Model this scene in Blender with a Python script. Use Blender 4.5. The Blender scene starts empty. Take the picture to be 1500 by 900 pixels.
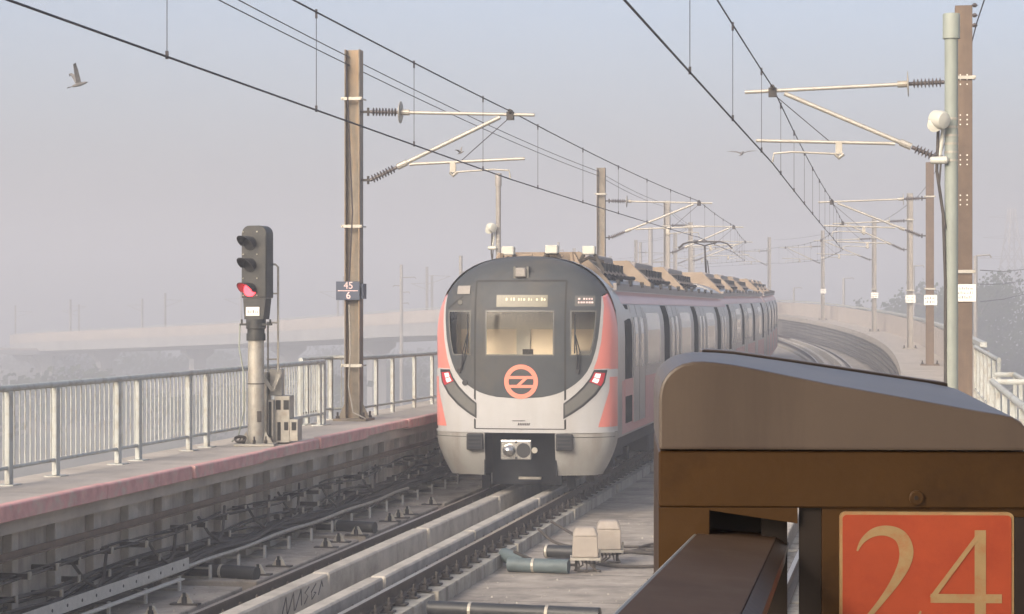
import bpy, bmesh, math, random
from math import sin, cos, pi, sqrt, radians
from mathutils import Vector, Matrix
random.seed(7)
S = bpy.context.scene
C = S.collection

# ------------------------------------------------------------------ camera, world, sun, exposure
F, CX, CY, H = 3240.0, 750.0, 458.0, 3.09          # focal length and horizon in pixels of the 1500 x 900 photo, eye height over rail
cd = bpy.data.cameras.new('camera'); cam = bpy.data.objects.new('camera', cd); C.objects.link(cam)
cam.location = (0, 0, H); cam.rotation_euler = (pi/2, 0, 0)
cd.sensor_width = 36; cd.lens = F*36/1500; cd.shift_y = (CY-450)/1500
cd.clip_start = 0.1; cd.clip_end = 6000
S.camera = cam

SUN_EL, SUN_AZ = radians(28), radians(212)          # azimuth clockwise from +Y: behind the camera and to the left
w = bpy.data.worlds.new('World'); S.world = w; w.use_nodes = True
nt = w.node_tree; bg = nt.nodes['Background']
sky = nt.nodes.new('ShaderNodeTexSky'); sky.sky_type = 'NISHITA'; sky.sun_disc = False
sky.sun_elevation = SUN_EL; sky.sun_rotation = SUN_AZ
sky.air_density = 0.72; sky.dust_density = 6.0; sky.ozone_density = 0.6
nt.links.new(sky.outputs[0], bg.inputs[0]); bg.inputs[1].default_value = 0.15
sl = bpy.data.lights.new('sun', 'SUN'); so = bpy.data.objects.new('sun', sl); C.objects.link(so)
sl.energy = 0.95; sl.angle = radians(18.0); sl.color = (1.0, 0.89, 0.76)
sd = Vector((sin(SUN_AZ)*cos(SUN_EL), cos(SUN_AZ)*cos(SUN_EL), sin(SUN_EL)))
so.rotation_euler = (-sd).to_track_quat('-Z', 'Y').to_euler()
S.view_settings.view_transform = 'Standard'; S.view_settings.look = 'None'
S.view_settings.gamma = 1; S.view_settings.use_curve_mapping = False
S.view_settings.exposure = 1.08
S.cycles.use_denoising = True
S.cycles.max_bounces = 8; S.cycles.volume_bounces = 1
HAZE_DENSITY = 0.0038

# ------------------------------------------------------------------ materials
def nodes(name):
    m = bpy.data.materials.new(name); m.use_nodes = True
    return m, m.node_tree, m.node_tree.nodes['Principled BSDF']
def mat(name, col, rough=.7, metal=0, var=.25, scale=3.0, stain=None, stain_amt=.5, stain_scale=1.2, bump=0.0, bscale=30, streak=False, coat=0, emit=None, spec=None, detail=6):
    m, t, b = nodes(name)
    N = t.nodes; L = t.links
    geo = N.new('ShaderNodeNewGeometry')
    mp = N.new('ShaderNodeMapping'); L.new(geo.outputs['Position'], mp.inputs[0])
    n1 = N.new('ShaderNodeTexNoise'); n1.inputs['Scale'].default_value = scale; n1.inputs['Detail'].default_value = detail; n1.inputs['Roughness'].default_value = .65
    L.new(mp.outputs[0], n1.inputs[0])
    r1 = N.new('ShaderNodeValToRGB'); r1.color_ramp.elements[0].position = .3; r1.color_ramp.elements[1].position = .72
    c = Vector(col)
    r1.color_ramp.elements[0].color = (*(c*(1-var)), 1); r1.color_ramp.elements[1].color = (*[min(1, v*(1+var*.7)) for v in c], 1)
    L.new(n1.outputs[0], r1.inputs[0])
    out = r1.outputs[0]
    if stain:
        mp2 = N.new('ShaderNodeMapping'); L.new(geo.outputs['Position'], mp2.inputs[0])
        if streak: mp2.inputs['Scale'].default_value = (1, 1, .12)
        n2 = N.new('ShaderNodeTexNoise'); n2.inputs['Scale'].default_value = stain_scale; n2.inputs['Detail'].default_value = 8; n2.inputs['Roughness'].default_value = .7
        L.new(mp2.outputs[0], n2.inputs[0])
        r2 = N.new('ShaderNodeValToRGB'); r2.color_ramp.elements[0].position = .48; r2.color_ramp.elements[1].position = .66
        r2.color_ramp.elements[0].color = (0, 0, 0, 1); r2.color_ramp.elements[1].color = (stain_amt,)*3+(1,)
        L.new(n2.outputs[0], r2.inputs[0])
        mx = N.new('ShaderNodeMix'); mx.data_type = 'RGBA'
        L.new(r2.outputs[0], mx.inputs[0]); L.new(out, mx.inputs[6]); mx.inputs[7].default_value = (*stain, 1)
        out = mx.outputs[2]
    L.new(out, b.inputs['Base Color'])
    b.inputs['Roughness'].default_value = rough; b.inputs['Metallic'].default_value = metal
    if spec is not None: b.inputs['Specular IOR Level'].default_value = spec
    if coat: b.inputs['Coat Weight'].default_value = coat; b.inputs['Coat Roughness'].default_value = .12
    if bump:
        n3 = N.new('ShaderNodeTexNoise'); n3.inputs['Scale'].default_value = bscale; n3.inputs['Detail'].default_value = 6
        L.new(geo.outputs['Position'], n3.inputs[0])
        bp = N.new('ShaderNodeBump'); bp.inputs['Strength'].default_value = bump; bp.inputs['Distance'].default_value = .02
        L.new(n3.outputs[0], bp.inputs['Height']); L.new(bp.outputs[0], b.inputs['Normal'])
    if emit:
        b.inputs['Emission Color'].default_value = (*emit[:3], 1); b.inputs['Emission Strength'].default_value = emit[3]
    return m
M = {}
M['deck'] = mat('deck_concrete', (.32, .285, .24), .9, var=.38, scale=1.7, stain=(.10, .09, .08), stain_amt=.7, stain_scale=1.3, bump=.25, bscale=18)
M['plinth'] = mat('plinth_concrete', (.36, .34, .29), .88, var=.25, scale=4, stain=(.11, .09, .07), stain_amt=.75, stain_scale=3, bump=.25, bscale=25, streak=True)
M['guard'] = mat('guard_concrete', (.42, .39, .34), .85, var=.22, scale=3, stain=(.17, .15, .12), stain_amt=.55, stain_scale=1.6, bump=.2, bscale=25)
M['walk'] = mat('walkway_concrete', (.40, .36, .31), .9, var=.2, scale=1.2, stain=(.2, .17, .14), stain_amt=.4, stain_scale=.8, bump=.2, bscale=22)
M['wall'] = mat('wall_concrete', (.45, .405, .345), .9, var=.3, scale=2.5, stain=(.17, .145, .115), stain_amt=.8, stain_scale=1.3, bump=.25, bscale=18, streak=True)
M['parapet'] = mat('parapet_concrete', (.44, .39, .345), .9, var=.15, scale=1.2, stain=(.3, .25, .2), stain_amt=.35, stain_scale=.5, streak=True)
M['girder'] = mat('girder_concrete', (.33, .33, .33), .9, var=.15, scale=.5, stain=(.18, .18, .18), stain_amt=.4, stain_scale=.4, streak=True)
M['coping'] = mat('coping_red_paint', (.55, .29, .27), .8, var=.25, scale=5, stain=(.45, .38, .33), stain_amt=.8, stain_scale=4)
M['rust'] = mat('rusty_rail_steel', (.075, .055, .042), .75, metal=.2, var=.35, scale=14, bump=.2, bscale=60)
M['railtop'] = mat('worn_rail_head', (.42, .37, .31), .35, metal=.8, var=.2, scale=9)
M['iron'] = mat('dark_cast_iron', (.05, .043, .038), .7, metal=.2, var=.35, scale=18)
M['fence'] = mat('fence_paint', (.42, .44, .415), .6, var=.12, scale=6, stain=(.25, .2, .14), stain_amt=.6, stain_scale=7)
M['galv'] = mat('galvanised_steel', (.40, .38, .33), .55, metal=.45, var=.2, scale=8, stain=(.25, .2, .14), stain_amt=.5, stain_scale=5)
M['mast'] = mat('weathered_mast_steel', (.19, .165, .13), .6, metal=.35, var=.3, scale=5, stain=(.30, .205, .115), stain_amt=.85, stain_scale=4, streak=True)
M['mastbrown'] = mat('brown_mast_steel', (.125, .088, .062), .6, metal=.25, var=.2, scale=5, stain=(.19, .135, .09), stain_amt=.6, stain_scale=3, streak=True)
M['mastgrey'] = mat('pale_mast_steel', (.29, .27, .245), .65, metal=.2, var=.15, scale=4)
M['tube'] = mat('cantilever_tube', (.42, .40, .35), .5, metal=.4, var=.15, scale=9)
M['insul'] = mat('insulator_porcelain', (.10, .085, .08), .35, var=.2, scale=10)
M['wire'] = mat('dark_copper_wire', (.045, .04, .045), .6, metal=.3, var=.2)
M['greenpole'] = mat('grey_green_paint', (.255, .285, .25), .6, var=.1, scale=4, stain=(.30, .27, .2), stain_amt=.4, stain_scale=1.2, streak=True)
M['cream'] = mat('cream_plastic', (.50, .50, .44), .5, var=.12)
M['white'] = mat('white_train_paint', (.41, .412, .41), .28, var=.06, scale=2, coat=.4, stain=(.34, .31, .27), stain_amt=.45, stain_scale=1.6, streak=True)
M['skirt'] = mat('grey_skirt_paint', (.30, .295, .275), .4, var=.12, scale=2, coat=.2, stain=(.2, .175, .145), stain_amt=.7, stain_scale=1.8, streak=True)
M['pink'] = mat('pink_train_paint', (.62, .20, .165), .32, var=.06, scale=2, coat=.4)
M['pinkpale'] = mat('dusty_pink_paint', (.50, .29, .28), .4, var=.1, scale=1.5, coat=.2)
M['pinkband'] = mat('pink_side_film', (.46, .21, .205), .35, var=.12, scale=.7, stain=(.40, .28, .27), stain_amt=.6, stain_scale=.35)
M['mask'] = mat('dark_mask_paint', (.055, .061, .066), .5, var=.15, scale=2, spec=.2, stain=(.085, .078, .066), stain_amt=.6, stain_scale=1.1)
M['silver'] = mat('brushed_side_steel', (.36, .355, .35), .33, metal=.6, var=.1, scale=2)
M['roof'] = mat('grey_roof_paint', (.27, .245, .23), .6, var=.12, scale=2, stain=(.25, .22, .2), stain_amt=.4, stain_scale=1.5)
M['hvac'] = mat('cream_hvac_cover', (.25, .19, .135), .6, var=.12, scale=2, stain=(.3, .25, .2), stain_amt=.4, stain_scale=2)
M['black'] = mat('black_rubber', (.022, .022, .024), .6, var=.2)
M['under'] = mat('dark_underframe', (.010, .013, .018), .8, var=.4, scale=4)
M['seam'] = mat('dark_seam', (.02, .02, .02), .7, var=.1)
M['cabin'] = mat('cabin_cream_panel', (.93, .80, .62), .6, var=.05)
M['cabgrey'] = mat('cabin_grey_panel', (.56, .54, .48), .7, var=.06)
M['display'] = mat('led_display_glass', (.17, .16, .115), .4, var=.12, scale=3)
M['led'] = mat('led_dots', (.75, .68, .45), .5, var=.1)
M['lamp'] = mat('headlamp_lens', (.9, .85, .82), .3, emit=(1, .85, .8, .25))
M['redlens'] = mat('red_tail_lens', (.45, .03, .04), .25)
M['redlit'] = mat('lit_red_signal_lens', (.8, .02, .02), .3, emit=(1, .03, .04, 5.0))
M['greylens'] = mat('grey_light_cover', (.13, .13, .12), .25, var=.1)
M['chrome'] = mat('polished_steel', (.55, .55, .53), .25, metal=.9, var=.1)
M['signal'] = mat('signal_dark_paint', (.026, .028, .027), .5, var=.2, scale=6, stain=(.06, .055, .045), stain_amt=.5, stain_scale=6)
M['plate'] = mat('white_plate', (.78, .76, .70), .5, var=.08)
M['ink'] = mat('dark_ink', (.05, .045, .05), .7)
M['blueplate'] = mat('dark_blue_plate', (.035, .05, .085), .5, var=.1)
M['pinkink'] = mat('pink_white_lettering', (.85, .62, .58), .6)
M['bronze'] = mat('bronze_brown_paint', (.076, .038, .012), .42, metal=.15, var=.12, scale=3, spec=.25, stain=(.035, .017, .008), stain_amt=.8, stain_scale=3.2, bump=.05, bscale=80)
M['bronzecap'] = mat('taupe_cap_tone', (.118, .088, .068), .40, spec=.6, metal=.0, var=.1, scale=4, stain=(.085, .062, .05), stain_amt=.8, stain_scale=6, streak=True, bump=.02, bscale=60)  # cap: lighter and greyer brown than the housing body
M['bar'] = mat('dark_brown_bar', (.115, .072, .046), .65, metal=.0, var=.15, scale=9, spec=.08, stain=(.14, .10, .07), stain_amt=.5, stain_scale=12)
M['darkbrown'] = mat('deep_brown_trim_shade', (.018, .010, .006), .55, var=.15)  # trim colour, also paints the shade in the housing's notch and gap
M['signred'] = mat('sign_orange_red', (.43, .068, .022), .5, var=.12, scale=12, stain=(.36, .05, .018), stain_amt=.7, stain_scale=22)
M['signcream'] = mat('sign_cream_lettering', (.40, .27, .125), .6, var=.12, scale=25, stain=(.42, .14, .05), stain_amt=.6, stain_scale=40)
M['pipe'] = mat('black_pipe_plastic', (.022, .024, .026), .5, var=.3, scale=5)
M['pipeteal'] = mat('faded_teal_pipe', (.09, .12, .125), .6, var=.25, scale=5)
M['cable'] = mat('dusty_black_cable', (.06, .052, .045), .8, var=.35, scale=6)
M['box'] = mat('beige_box_paint', (.31, .275, .235), .6, var=.12, scale=8, stain=(.3, .25, .2), stain_amt=.4, stain_scale=9)
M['tray'] = mat('grey_cable_tray', (.50, .49, .45), .55, metal=.2, var=.15, scale=9)
M['ground'] = mat('dusty_ground', (.16, .145, .10), .95, var=.4, scale=.03, stain=(.06, .075, .035), stain_amt=.8, stain_scale=.02)
M['bark'] = mat('bark', (.11, .09, .07), .9)
M['bird'] = mat('grey_feathers', (.16, .15, .14), .8, var=.4, scale=14)
M['canopy'] = mat('canopy_sheet', (.45, .43, .40), .7)
M['emblem'] = mat('salmon_emblem', (.70, .22, .15), .45, var=.05)
def leafmat(name, a, b_):
    m, t, b = nodes(name)
    oi = t.nodes.new('ShaderNodeNewGeometry'); r = t.nodes.new('ShaderNodeValToRGB')
    r.color_ramp.elements[0].color = (*a, 1); r.color_ramp.elements[1].color = (*b_, 1)
    t.links.new(oi.outputs['Random Per Island'], r.inputs[0]); t.links.new(r.outputs[0], b.inputs['Base Color'])
    b.inputs['Roughness'].default_value = .9; b.inputs['Specular IOR Level'].default_value = .1
    vm = t.nodes.new('ShaderNodeMix'); vm.data_type = 'VECTOR'; vm.inputs[0].default_value = .75; vm.inputs[5].default_value = (0, 0, 1)
    t.links.new(oi.outputs['Normal'], vm.inputs[4]); nm = t.nodes.new('ShaderNodeVectorMath'); nm.operation = 'NORMALIZE'
    t.links.new(vm.outputs[1], nm.inputs[0]); t.links.new(nm.outputs[0], b.inputs['Normal'])
    return m
M['leaf'] = leafmat('leaf_green', (.045, .065, .028), (.075, .10, .045))
m, t, b = nodes('train_glass')                      # tinted glazing: part clear, part mirror
for n in list(t.nodes):
    if n.type != 'OUTPUT_MATERIAL': t.nodes.remove(n)
o_ = [n for n in t.nodes if n.type == 'OUTPUT_MATERIAL'][0]
tr = t.nodes.new('ShaderNodeBsdfTransparent'); tr.inputs[0].default_value = (.95, .94, .90, 1)
gl = t.nodes.new('ShaderNodeBsdfGlossy'); gl.inputs['Roughness'].default_value = .06
fr = t.nodes.new('ShaderNodeFresnel'); fr.inputs[0].default_value = 1.6
mx = t.nodes.new('ShaderNodeMixShader')
t.links.new(fr.outputs[0], mx.inputs[0]); t.links.new(tr.outputs[0], mx.inputs[1]); t.links.new(gl.outputs[0], mx.inputs[2]); t.links.new(mx.outputs[0], o_.inputs[0])
M['glass'] = m
M['sideglass'] = mat('grey_side_glass', (.27, .29, .29), .12, var=.12, scale=1.0, coat=.5)
M['darkglass'] = mat('black_side_glass', (.022, .025, .026), .75, var=.15, spec=.05)

# ------------------------------------------------------------------ mesh builder
class MB:
    def __init__(s): s.v = []; s.f = []
    def add(s, vs, fs):
        o = len(s.v); s.v += [tuple(v) for v in vs]; s.f += [tuple(i+o for i in f) for f in fs]; return s
    def box(s, x0, x1, y0, y1, z0, z1, mtx=None):
        vs = [Vector((x, y, z)) for x in (x0, x1) for y in (y0, y1) for z in (z0, z1)]
        if mtx is not None: vs = [mtx @ v for v in vs]
        return s.add(vs, [(0, 1, 3, 2), (4, 6, 7, 5), (0, 4, 5, 1), (2, 3, 7, 6), (0, 2, 6, 4), (1, 5, 7, 3)])
    def tube(s, pts, r, n=8, cap=True):
        pts = [Vector(p) for p in pts]; rs = r if isinstance(r, (list, tuple)) else [r]*len(pts)
        rings = []; up = None
        for i, p in enumerate(pts):
            d = (pts[min(i+1, len(pts)-1)]-pts[max(i-1, 0)]).normalized()
            if up is None: up = Vector((0, 0, 1)) if abs(d.z) < .9 else Vector((1, 0, 0))
            a = d.cross(up)
            if a.length < 1e-4: a = d.cross(Vector((0, 1, 0)))
            a.normalize(); b_ = a.cross(d).normalized(); up = b_
            rings.append([p+rs[i]*(cos(2*pi*k/n)*a+sin(2*pi*k/n)*b_) for k in range(n)])
        vs = [v for R in rings for v in R]; fs = []
        for i in range(len(pts)-1):
            for k in range(n): fs.append((i*n+k, i*n+(k+1) % n, (i+1)*n+(k+1) % n, (i+1)*n+k))
        if cap: fs += [tuple(reversed(range(n))), tuple((len(pts)-1)*n+k for k in range(n))]
        return s.add(vs, fs)
    def bar(s, p, q, wd, ht, up=(0, 0, 1)):
        p, q = Vector(p), Vector(q); d = (q-p).normalized(); a = d.cross(Vector(up))
        if a.length < 1e-4: a = d.cross(Vector((0, 1, 0)))
        a.normalize(); b_ = a.cross(d).normalized()
        vs = [e+i*wd/2*a+j*ht/2*b_ for e in (p, q) for i, j in ((-1, -1), (1, -1), (1, 1), (-1, 1))]
        return s.add(vs, [(3, 2, 1, 0), (4, 5, 6, 7), (0, 1, 5, 4), (1, 2, 6, 5), (2, 3, 7, 6), (3, 0, 4, 7)])
    def prism(s, poly, y0, y1):                       # polygon in x,z extruded along y
        n = len(poly)
        vs = [(x, y0, z) for x, z in poly]+[(x, y1, z) for x, z in poly]
        fs = [tuple(range(n)), tuple(reversed(range(n, 2*n)))]+[(i, i+n, (i+1) % n+n, (i+1) % n) for i in range(n)]
        return s.add(vs, fs)
    def prismx(s, poly, x0, x1):                      # polygon in y,z extruded along x
        n = len(poly)
        vs = [(x0, y, z) for y, z in poly]+[(x1, y, z) for y, z in poly]
        return s.add(vs, [tuple(range(n)), tuple(reversed(range(n, 2*n)))]+[(i, i+n, (i+1) % n+n, (i+1) % n) for i in range(n)])
    def lathe(s, prof, p=(0, 0, 0), axis=(0, 0, 1), n=12):
        ax = Vector(axis).normalized(); a = ax.cross(Vector((0, 0, 1)) if abs(ax.z) < .9 else Vector((1, 0, 0))).normalized(); b_ = ax.cross(a)
        p = Vector(p); vs = []; fs = []
        for r, h in prof: vs += [p+ax*h+r*(cos(2*pi*k/n)*a+sin(2*pi*k/n)*b_) for k in range(n)]
        for i in range(len(prof)-1):
            for k in range(n): fs.append((i*n+k, i*n+(k+1) % n, (i+1)*n+(k+1) % n, (i+1)*n+k))
        fs += [tuple(reversed(range(n))), tuple((len(prof)-1)*n+k for k in range(n))]
        return s.add(vs, fs)
    def sweep(s, poly, sa, sb, step=2.0, closed=True):  # polygon in (offset d, height z) swept along the track
        n = len(poly); k = max(1, int(math.ceil((sb-sa)/step))); vs = []; fs = []
        for i in range(k+1):
            q = sa+(sb-sa)*i/k
            vs += [TP(q, d, z) for d, z in poly]
        for i in range(k):
            for j in range(n if closed else n-1): fs.append((i*n+j, i*n+(j+1) % n, (i+1)*n+(j+1) % n, (i+1)*n+j))
        if closed: fs += [tuple(reversed(range(n))), tuple(k*n+j for j in range(n))]
        return s.add(vs, fs)
    def build(s, name, m, parent=None, smooth=False, bevel=0, seg=1):
        me = bpy.data.meshes.new(name); me.from_pydata(s.v, [], s.f)
        bm = bmesh.new(); bm.from_mesh(me)
        bmesh.ops.recalc_face_normals(bm, faces=bm.faces)
        if bevel:
            es = [e for e in bm.edges if len(e.link_faces) == 2 and e.calc_face_angle(0) > .6]
            bmesh.ops.bevel(bm, geom=es, offset=bevel, segments=seg, affect='EDGES', profile=.6, clamp_overlap=True)
        bm.to_mesh(me); bm.free()
        me.materials.append(m if not isinstance(m, str) else M[m])
        if smooth:
            for p in me.polygons: p.use_smooth = True
            try: me.set_sharp_from_angle(angle=radians(40))
            except Exception: pass
        o = bpy.data.objects.new(name, me); C.objects.link(o)
        if parent is not None: o.parent = parent
        return o
def tag(o, label=None, cat=None, group=None, kind=None):
    if label: o['label'] = label
    if cat: o['category'] = cat
    if group: o['group'] = group
    if kind: o['kind'] = kind
    return o
def empty(name, loc=(0, 0, 0), rz=0, label=None, cat=None, group=None):
    o = bpy.data.objects.new(name, None); C.objects.link(o); o.location = loc; o.rotation_euler = (0, 0, rz); o.empty_display_size = .2
    return tag(o, label, cat, group)
KIDS = {}
def copy_tree(o, parent=None):
    c = o.copy(); C.objects.link(c)
    if parent is not None: c.parent = parent
    for ch in [x for x in o.children]: copy_tree(ch, c)
    return c
ORD = ['nearest', 'second', 'third', 'fourth', 'fifth', 'sixth', 'seventh', 'eighth', 'ninth', 'tenth', 'eleventh', 'twelfth', 'thirteenth', 'fourteenth', 'fifteenth', 'sixteenth']

# ------------------------------------------------------------------ the line's alignment
DS = .25; S0, S1 = -90.0, 640.0
def curv(s):
    if s < 18: return 0
    if s < 160: return 2.2e-5*(s-18)
    if s < 388: return .0031
    if s < 433: return -.012
    return 0
TAB = []
def _build():
    i0 = int((0-S0)/DS); n = int((S1-S0)/DS)+1
    hd = [0]*n; hd[i0] = .177
    for i in range(i0+1, n): hd[i] = hd[i-1]-curv(S0+(i-.5)*DS)*DS
    for i in range(i0-1, -1, -1): hd[i] = .177
    X = [0]*n; Y = [0]*n; X[i0] = -3.0; Y[i0] = 20.0
    for i in range(i0+1, n): a = (hd[i]+hd[i-1])/2; X[i] = X[i-1]+sin(a)*DS; Y[i] = Y[i-1]+cos(a)*DS
    for i in range(i0-1, -1, -1): a = (hd[i]+hd[i+1])/2; X[i] = X[i+1]-sin(a)*DS; Y[i] = Y[i+1]-cos(a)*DS
    for i in range(n): TAB.append((X[i], Y[i], hd[i]))
_build()
def ztrack(s):
    if s < 10: return 0
    if s < 140: return 7.5e-5*(s-10)**2
    z1 = 7.5e-5*130**2; g1 = 2*7.5e-5*130
    if s < 300: return z1+g1*(s-140)-1.55e-4*(s-140)**2
    z2 = z1+g1*160-1.55e-4*160**2
    return z2+(g1-2*1.55e-4*160)*(s-300)
def TF(s):
    u = (s-S0)/DS; i = max(0, min(len(TAB)-2, int(u))); f = u-i
    a, b_ = TAB[i], TAB[i+1]
    return tuple(a[k]+(b_[k]-a[k])*f for k in range(3))
def TP(s, d, z):
    x, y, h = TF(s); return Vector((x+d*cos(h), y-d*sin(h), z+ztrack(s)))
def sY(y): return (y-20)/.984
def PT(px, py, Y): return Vector(((px-CX)/F*Y, Y, H-(py-CY)/F*Y))     # a point of the place, surveyed from the photo at distance Y
def proj(p): return (CX+F*p[0]/p[1], CY-F*(p[2]-H)/p[1])
D2 = 4.35                                            # second track's offset from the first

# ------------------------------------------------------------------ ground, deck, walkways, viaduct
g = MB(); R_ = 4500
g.add([(-R_, -R_, -12.5), (R_, -R_, -12.5), (R_, R_, -12.5), (-R_, R_, -12.5)], [(0, 1, 2, 3)])
tag(g.build('ground', 'ground'), kind='structure')
SE = 600
tag(MB().sweep([(-3.3, -.38), (7.7, -.38), (7.7, -.75), (-3.3, -.75)], -80, SE, 2).build('track_bed', 'deck'), kind='structure')
# left: raised walkway on its wall, right: the same
tag(MB().sweep([(-3.45, 1.22), (-2.06, 1.22), (-2.06, .95), (-3.45, .95)], -80, SE, 1.5).build('walkway', 'walk'), kind='structure')
tag(MB().sweep([(6.35, 1.30), (7.9, 1.30), (7.9, 1.0), (6.35, 1.0)], -16, SE, 2).build('walkway', 'walk'), kind='structure')
vw = MB().sweep([(-3.40, -.76), (-3.40, 1.19), (-2.36, 1.19), (-2.36, .949), (-2.34, .949), (-2.34, -.377), (-3.2, -.377), (-3.2, -.76)], -80, 70, 1.5)
vwall = MB().sweep([(-2.5, -.378), (-2.24, -.378), (-2.24, .948), (-2.5, .948)], -80, SE, 2).build('side_wall', 'wall')
tag(vwall, 'stained concrete wall under the left walkway beside the track', 'wall')
M['wallfar'] = mat('dark_wall_concrete', (.20, .185, .17), .9, var=.3, scale=1.2, stain=(.09, .08, .075), stain_amt=.6, stain_scale=.6, streak=True)  # right wall: darker grey than the left wall
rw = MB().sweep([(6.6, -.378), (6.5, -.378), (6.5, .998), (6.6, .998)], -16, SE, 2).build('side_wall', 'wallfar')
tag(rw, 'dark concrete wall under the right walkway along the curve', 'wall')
via = empty('viaduct', TP(200, 2.2, -12.5), label='long pale concrete viaduct carrying the tracks, curving away left into the haze', cat='viaduct')
def vpart(mb, name, m):
    o = mb.build(name, m); o.parent = via; o.matrix_parent_inverse = Matrix.Translation(-via.location); return o
vpart(MB().sweep([(-3.70, .53), (-3.48, .53), (-3.48, -.76), (8.0, -.76), (8.0, -1.1), (6.0, -1.15), (5.2, -1.6), (-.7, -1.6), (-1.6, -1.15), (-3.70, -1.1)], -80, SE, 2.5), 'girder', 'girder')
for i, s_ in enumerate(range(-60, 590, 30)):
    x, y, h = TF(s_); p = TP(s_, 2.25, 0); zt_ = p.z-1.6
    mtx = Matrix.Translation((p.x, p.y, 0)) @ Matrix.Rotation(-h, 4, 'Z')
    mb = MB(); mb.box(-1.1, 1.1, -.9, .9, -12.6, zt_-1.6, mtx)
    vs = [mtx @ Vector(v) for v in ((-1.1, -.9, zt_-1.6), (1.1, -.9, zt_-1.6), (1.1, .9, zt_-1.6), (-1.1, .9, zt_-1.6), (-2.6, -1, zt_-.55), (2.6, -1, zt_-.55), (2.6, 1, zt_-.55), (-2.6, 1, zt_-.55), (-2.6, -1, zt_), (2.6, -1, zt_), (2.6, 1, zt_), (-2.6, 1, zt_))]
    mb.add(vs, [(3, 2, 1, 0), (0, 1, 5, 4), (1, 2, 6, 5), (2, 3, 7, 6), (3, 0, 4, 7), (4, 5, 9, 8), (5, 6, 10, 9), (6, 7, 11, 10), (7, 4, 8, 11), (8, 9, 10, 11)])
    vpart(mb, 'pier', 'girder')
# solid parapets further on
pl_ = empty('parapet_wall', TP(60, -3.5, 0), label='pale concrete parapet on the far left edge of the curving viaduct', cat='parapet')
def ppart(mb, name, m, par):
    o = mb.build(name, m); o.parent = par; o.matrix_parent_inverse = Matrix.Translation(-par.location); return o
ppart(MB().sweep([(-3.75, .55), (-3.46, .55), (-3.46, 2.15), (-3.75, 2.15)], 62, SE, 2.5), 'panel', 'parapet', pl_)
ppart(MB().sweep([(-3.72, 2.30), (-3.52, 2.30), (-3.52, 2.40), (-3.72, 2.40)], 62, SE, 2.5), 'top_rail', 'fence', pl_)
pr_ = empty('parapet_wall', TP(60, 7.8, 0), label='warm lit concrete parapet with white top rail curving along the right walkway', cat='parapet')
ppart(MB().sweep([(7.91, -1.0), (8.12, -1.0), (8.12, 2.28), (7.91, 2.28)], 27, SE, 2), 'panel', 'parapet', pr_)
ppart(MB().sweep([(7.93, 2.36), (8.07, 2.36), (8.07, 2.46), (7.93, 2.46)], 27, SE, 2), 'top_rail', 'fence', pr_)
mb = MB()
for i in range(60):
    s_ = 28+i*3; p = TP(s_, 8.0, 2.28); mb.box(p.x-.03, p.x+.03, p.y-.03, p.y+.03, p.z-.01, p.z+.09)
tag(ppart(mb, 'rail_bracket', 'fence', pr_), kind='stuff')

# platform under the camera, its unseen roof behind, shaped to shade the door housing
pe = MB().sweep([(6.05, 1.10), (16, 1.10), (16, -.9), (6.05, -.9)], -80, -15.5, 4)
tag(pe.build('platform', 'walk'), kind='structure')
can = empty('unseen_station_roof', TP(-45, 2, 0), label='unseen station roof behind the viewer, shaped to shade the door housing', cat='roof')
def cpart(mb, name, m):
    o = mb.build(name, m); o.parent = can; o.matrix_parent_inverse = Matrix.Translation(-can.location); return o
cpart(MB().sweep([(3.4, 6.9), (16, 6.9), (16, 7.1), (3.4, 7.1)], -88, -18.5, 5), 'roof_sheet', 'canopy')
for s_ in (-80, -65, -50, -35):
    p = TP(s_, 12, 0); cpart(MB().box(p.x-.25, p.x+.25, p.y-.25, p.y+.25, -.5, 6.89), 'column', 'mastgrey')

# ------------------------------------------------------------------ track: plinths, guard upstands, rails with fasteners
GAP0, PITCH = 6.1, 5.5
def seg_label(base, k, row):
    return f'{base}, {ORD[k]} {row}'
def rail_poly(d):
    return [(d-.075, -.172), (d+.075, -.172), (d+.075, -.155), (d+.012, -.13), (d+.01, -.045), (d+.035, -.035), (d+.035, -.004), (d+.028, .0), (d-.028, .0), (d-.035, -.004), (d-.035, -.035), (d-.01, -.045), (d-.012, -.13), (d-.075, -.155)]
def clip(par, s_, d, mat_='iron'):
    x, y, h = TF(s_); z = ztrack(s_)
    mtx = Matrix.Translation(TP(s_, d, 0)-par.location) @ Matrix.Rotation(-h, 4, 'Z')
    return mtx
clip_mesh = None
def make_clip():
    m_ = MB(); m_.box(-.19, .19, -.085, .085, -.20, -.178)
    for sgn in (-1, 1):
        m_.box(sgn*.076 if sgn > 0 else -.15, .15 if sgn > 0 else -.076, -.055, .055, -.18, -.12)
        m_.lathe([(.026, 0), (.026, .03), (.016, .032), (.016, .075), (.005, .085)], (sgn*.125, 0, -.12), n=8)
        m_.tube([(sgn*.06, -.05, -.135), (sgn*.09, -.03, -.10), (sgn*.09, .03, -.10), (sgn*.06, .05, -.135)], .013, 6)
    return m_
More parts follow.
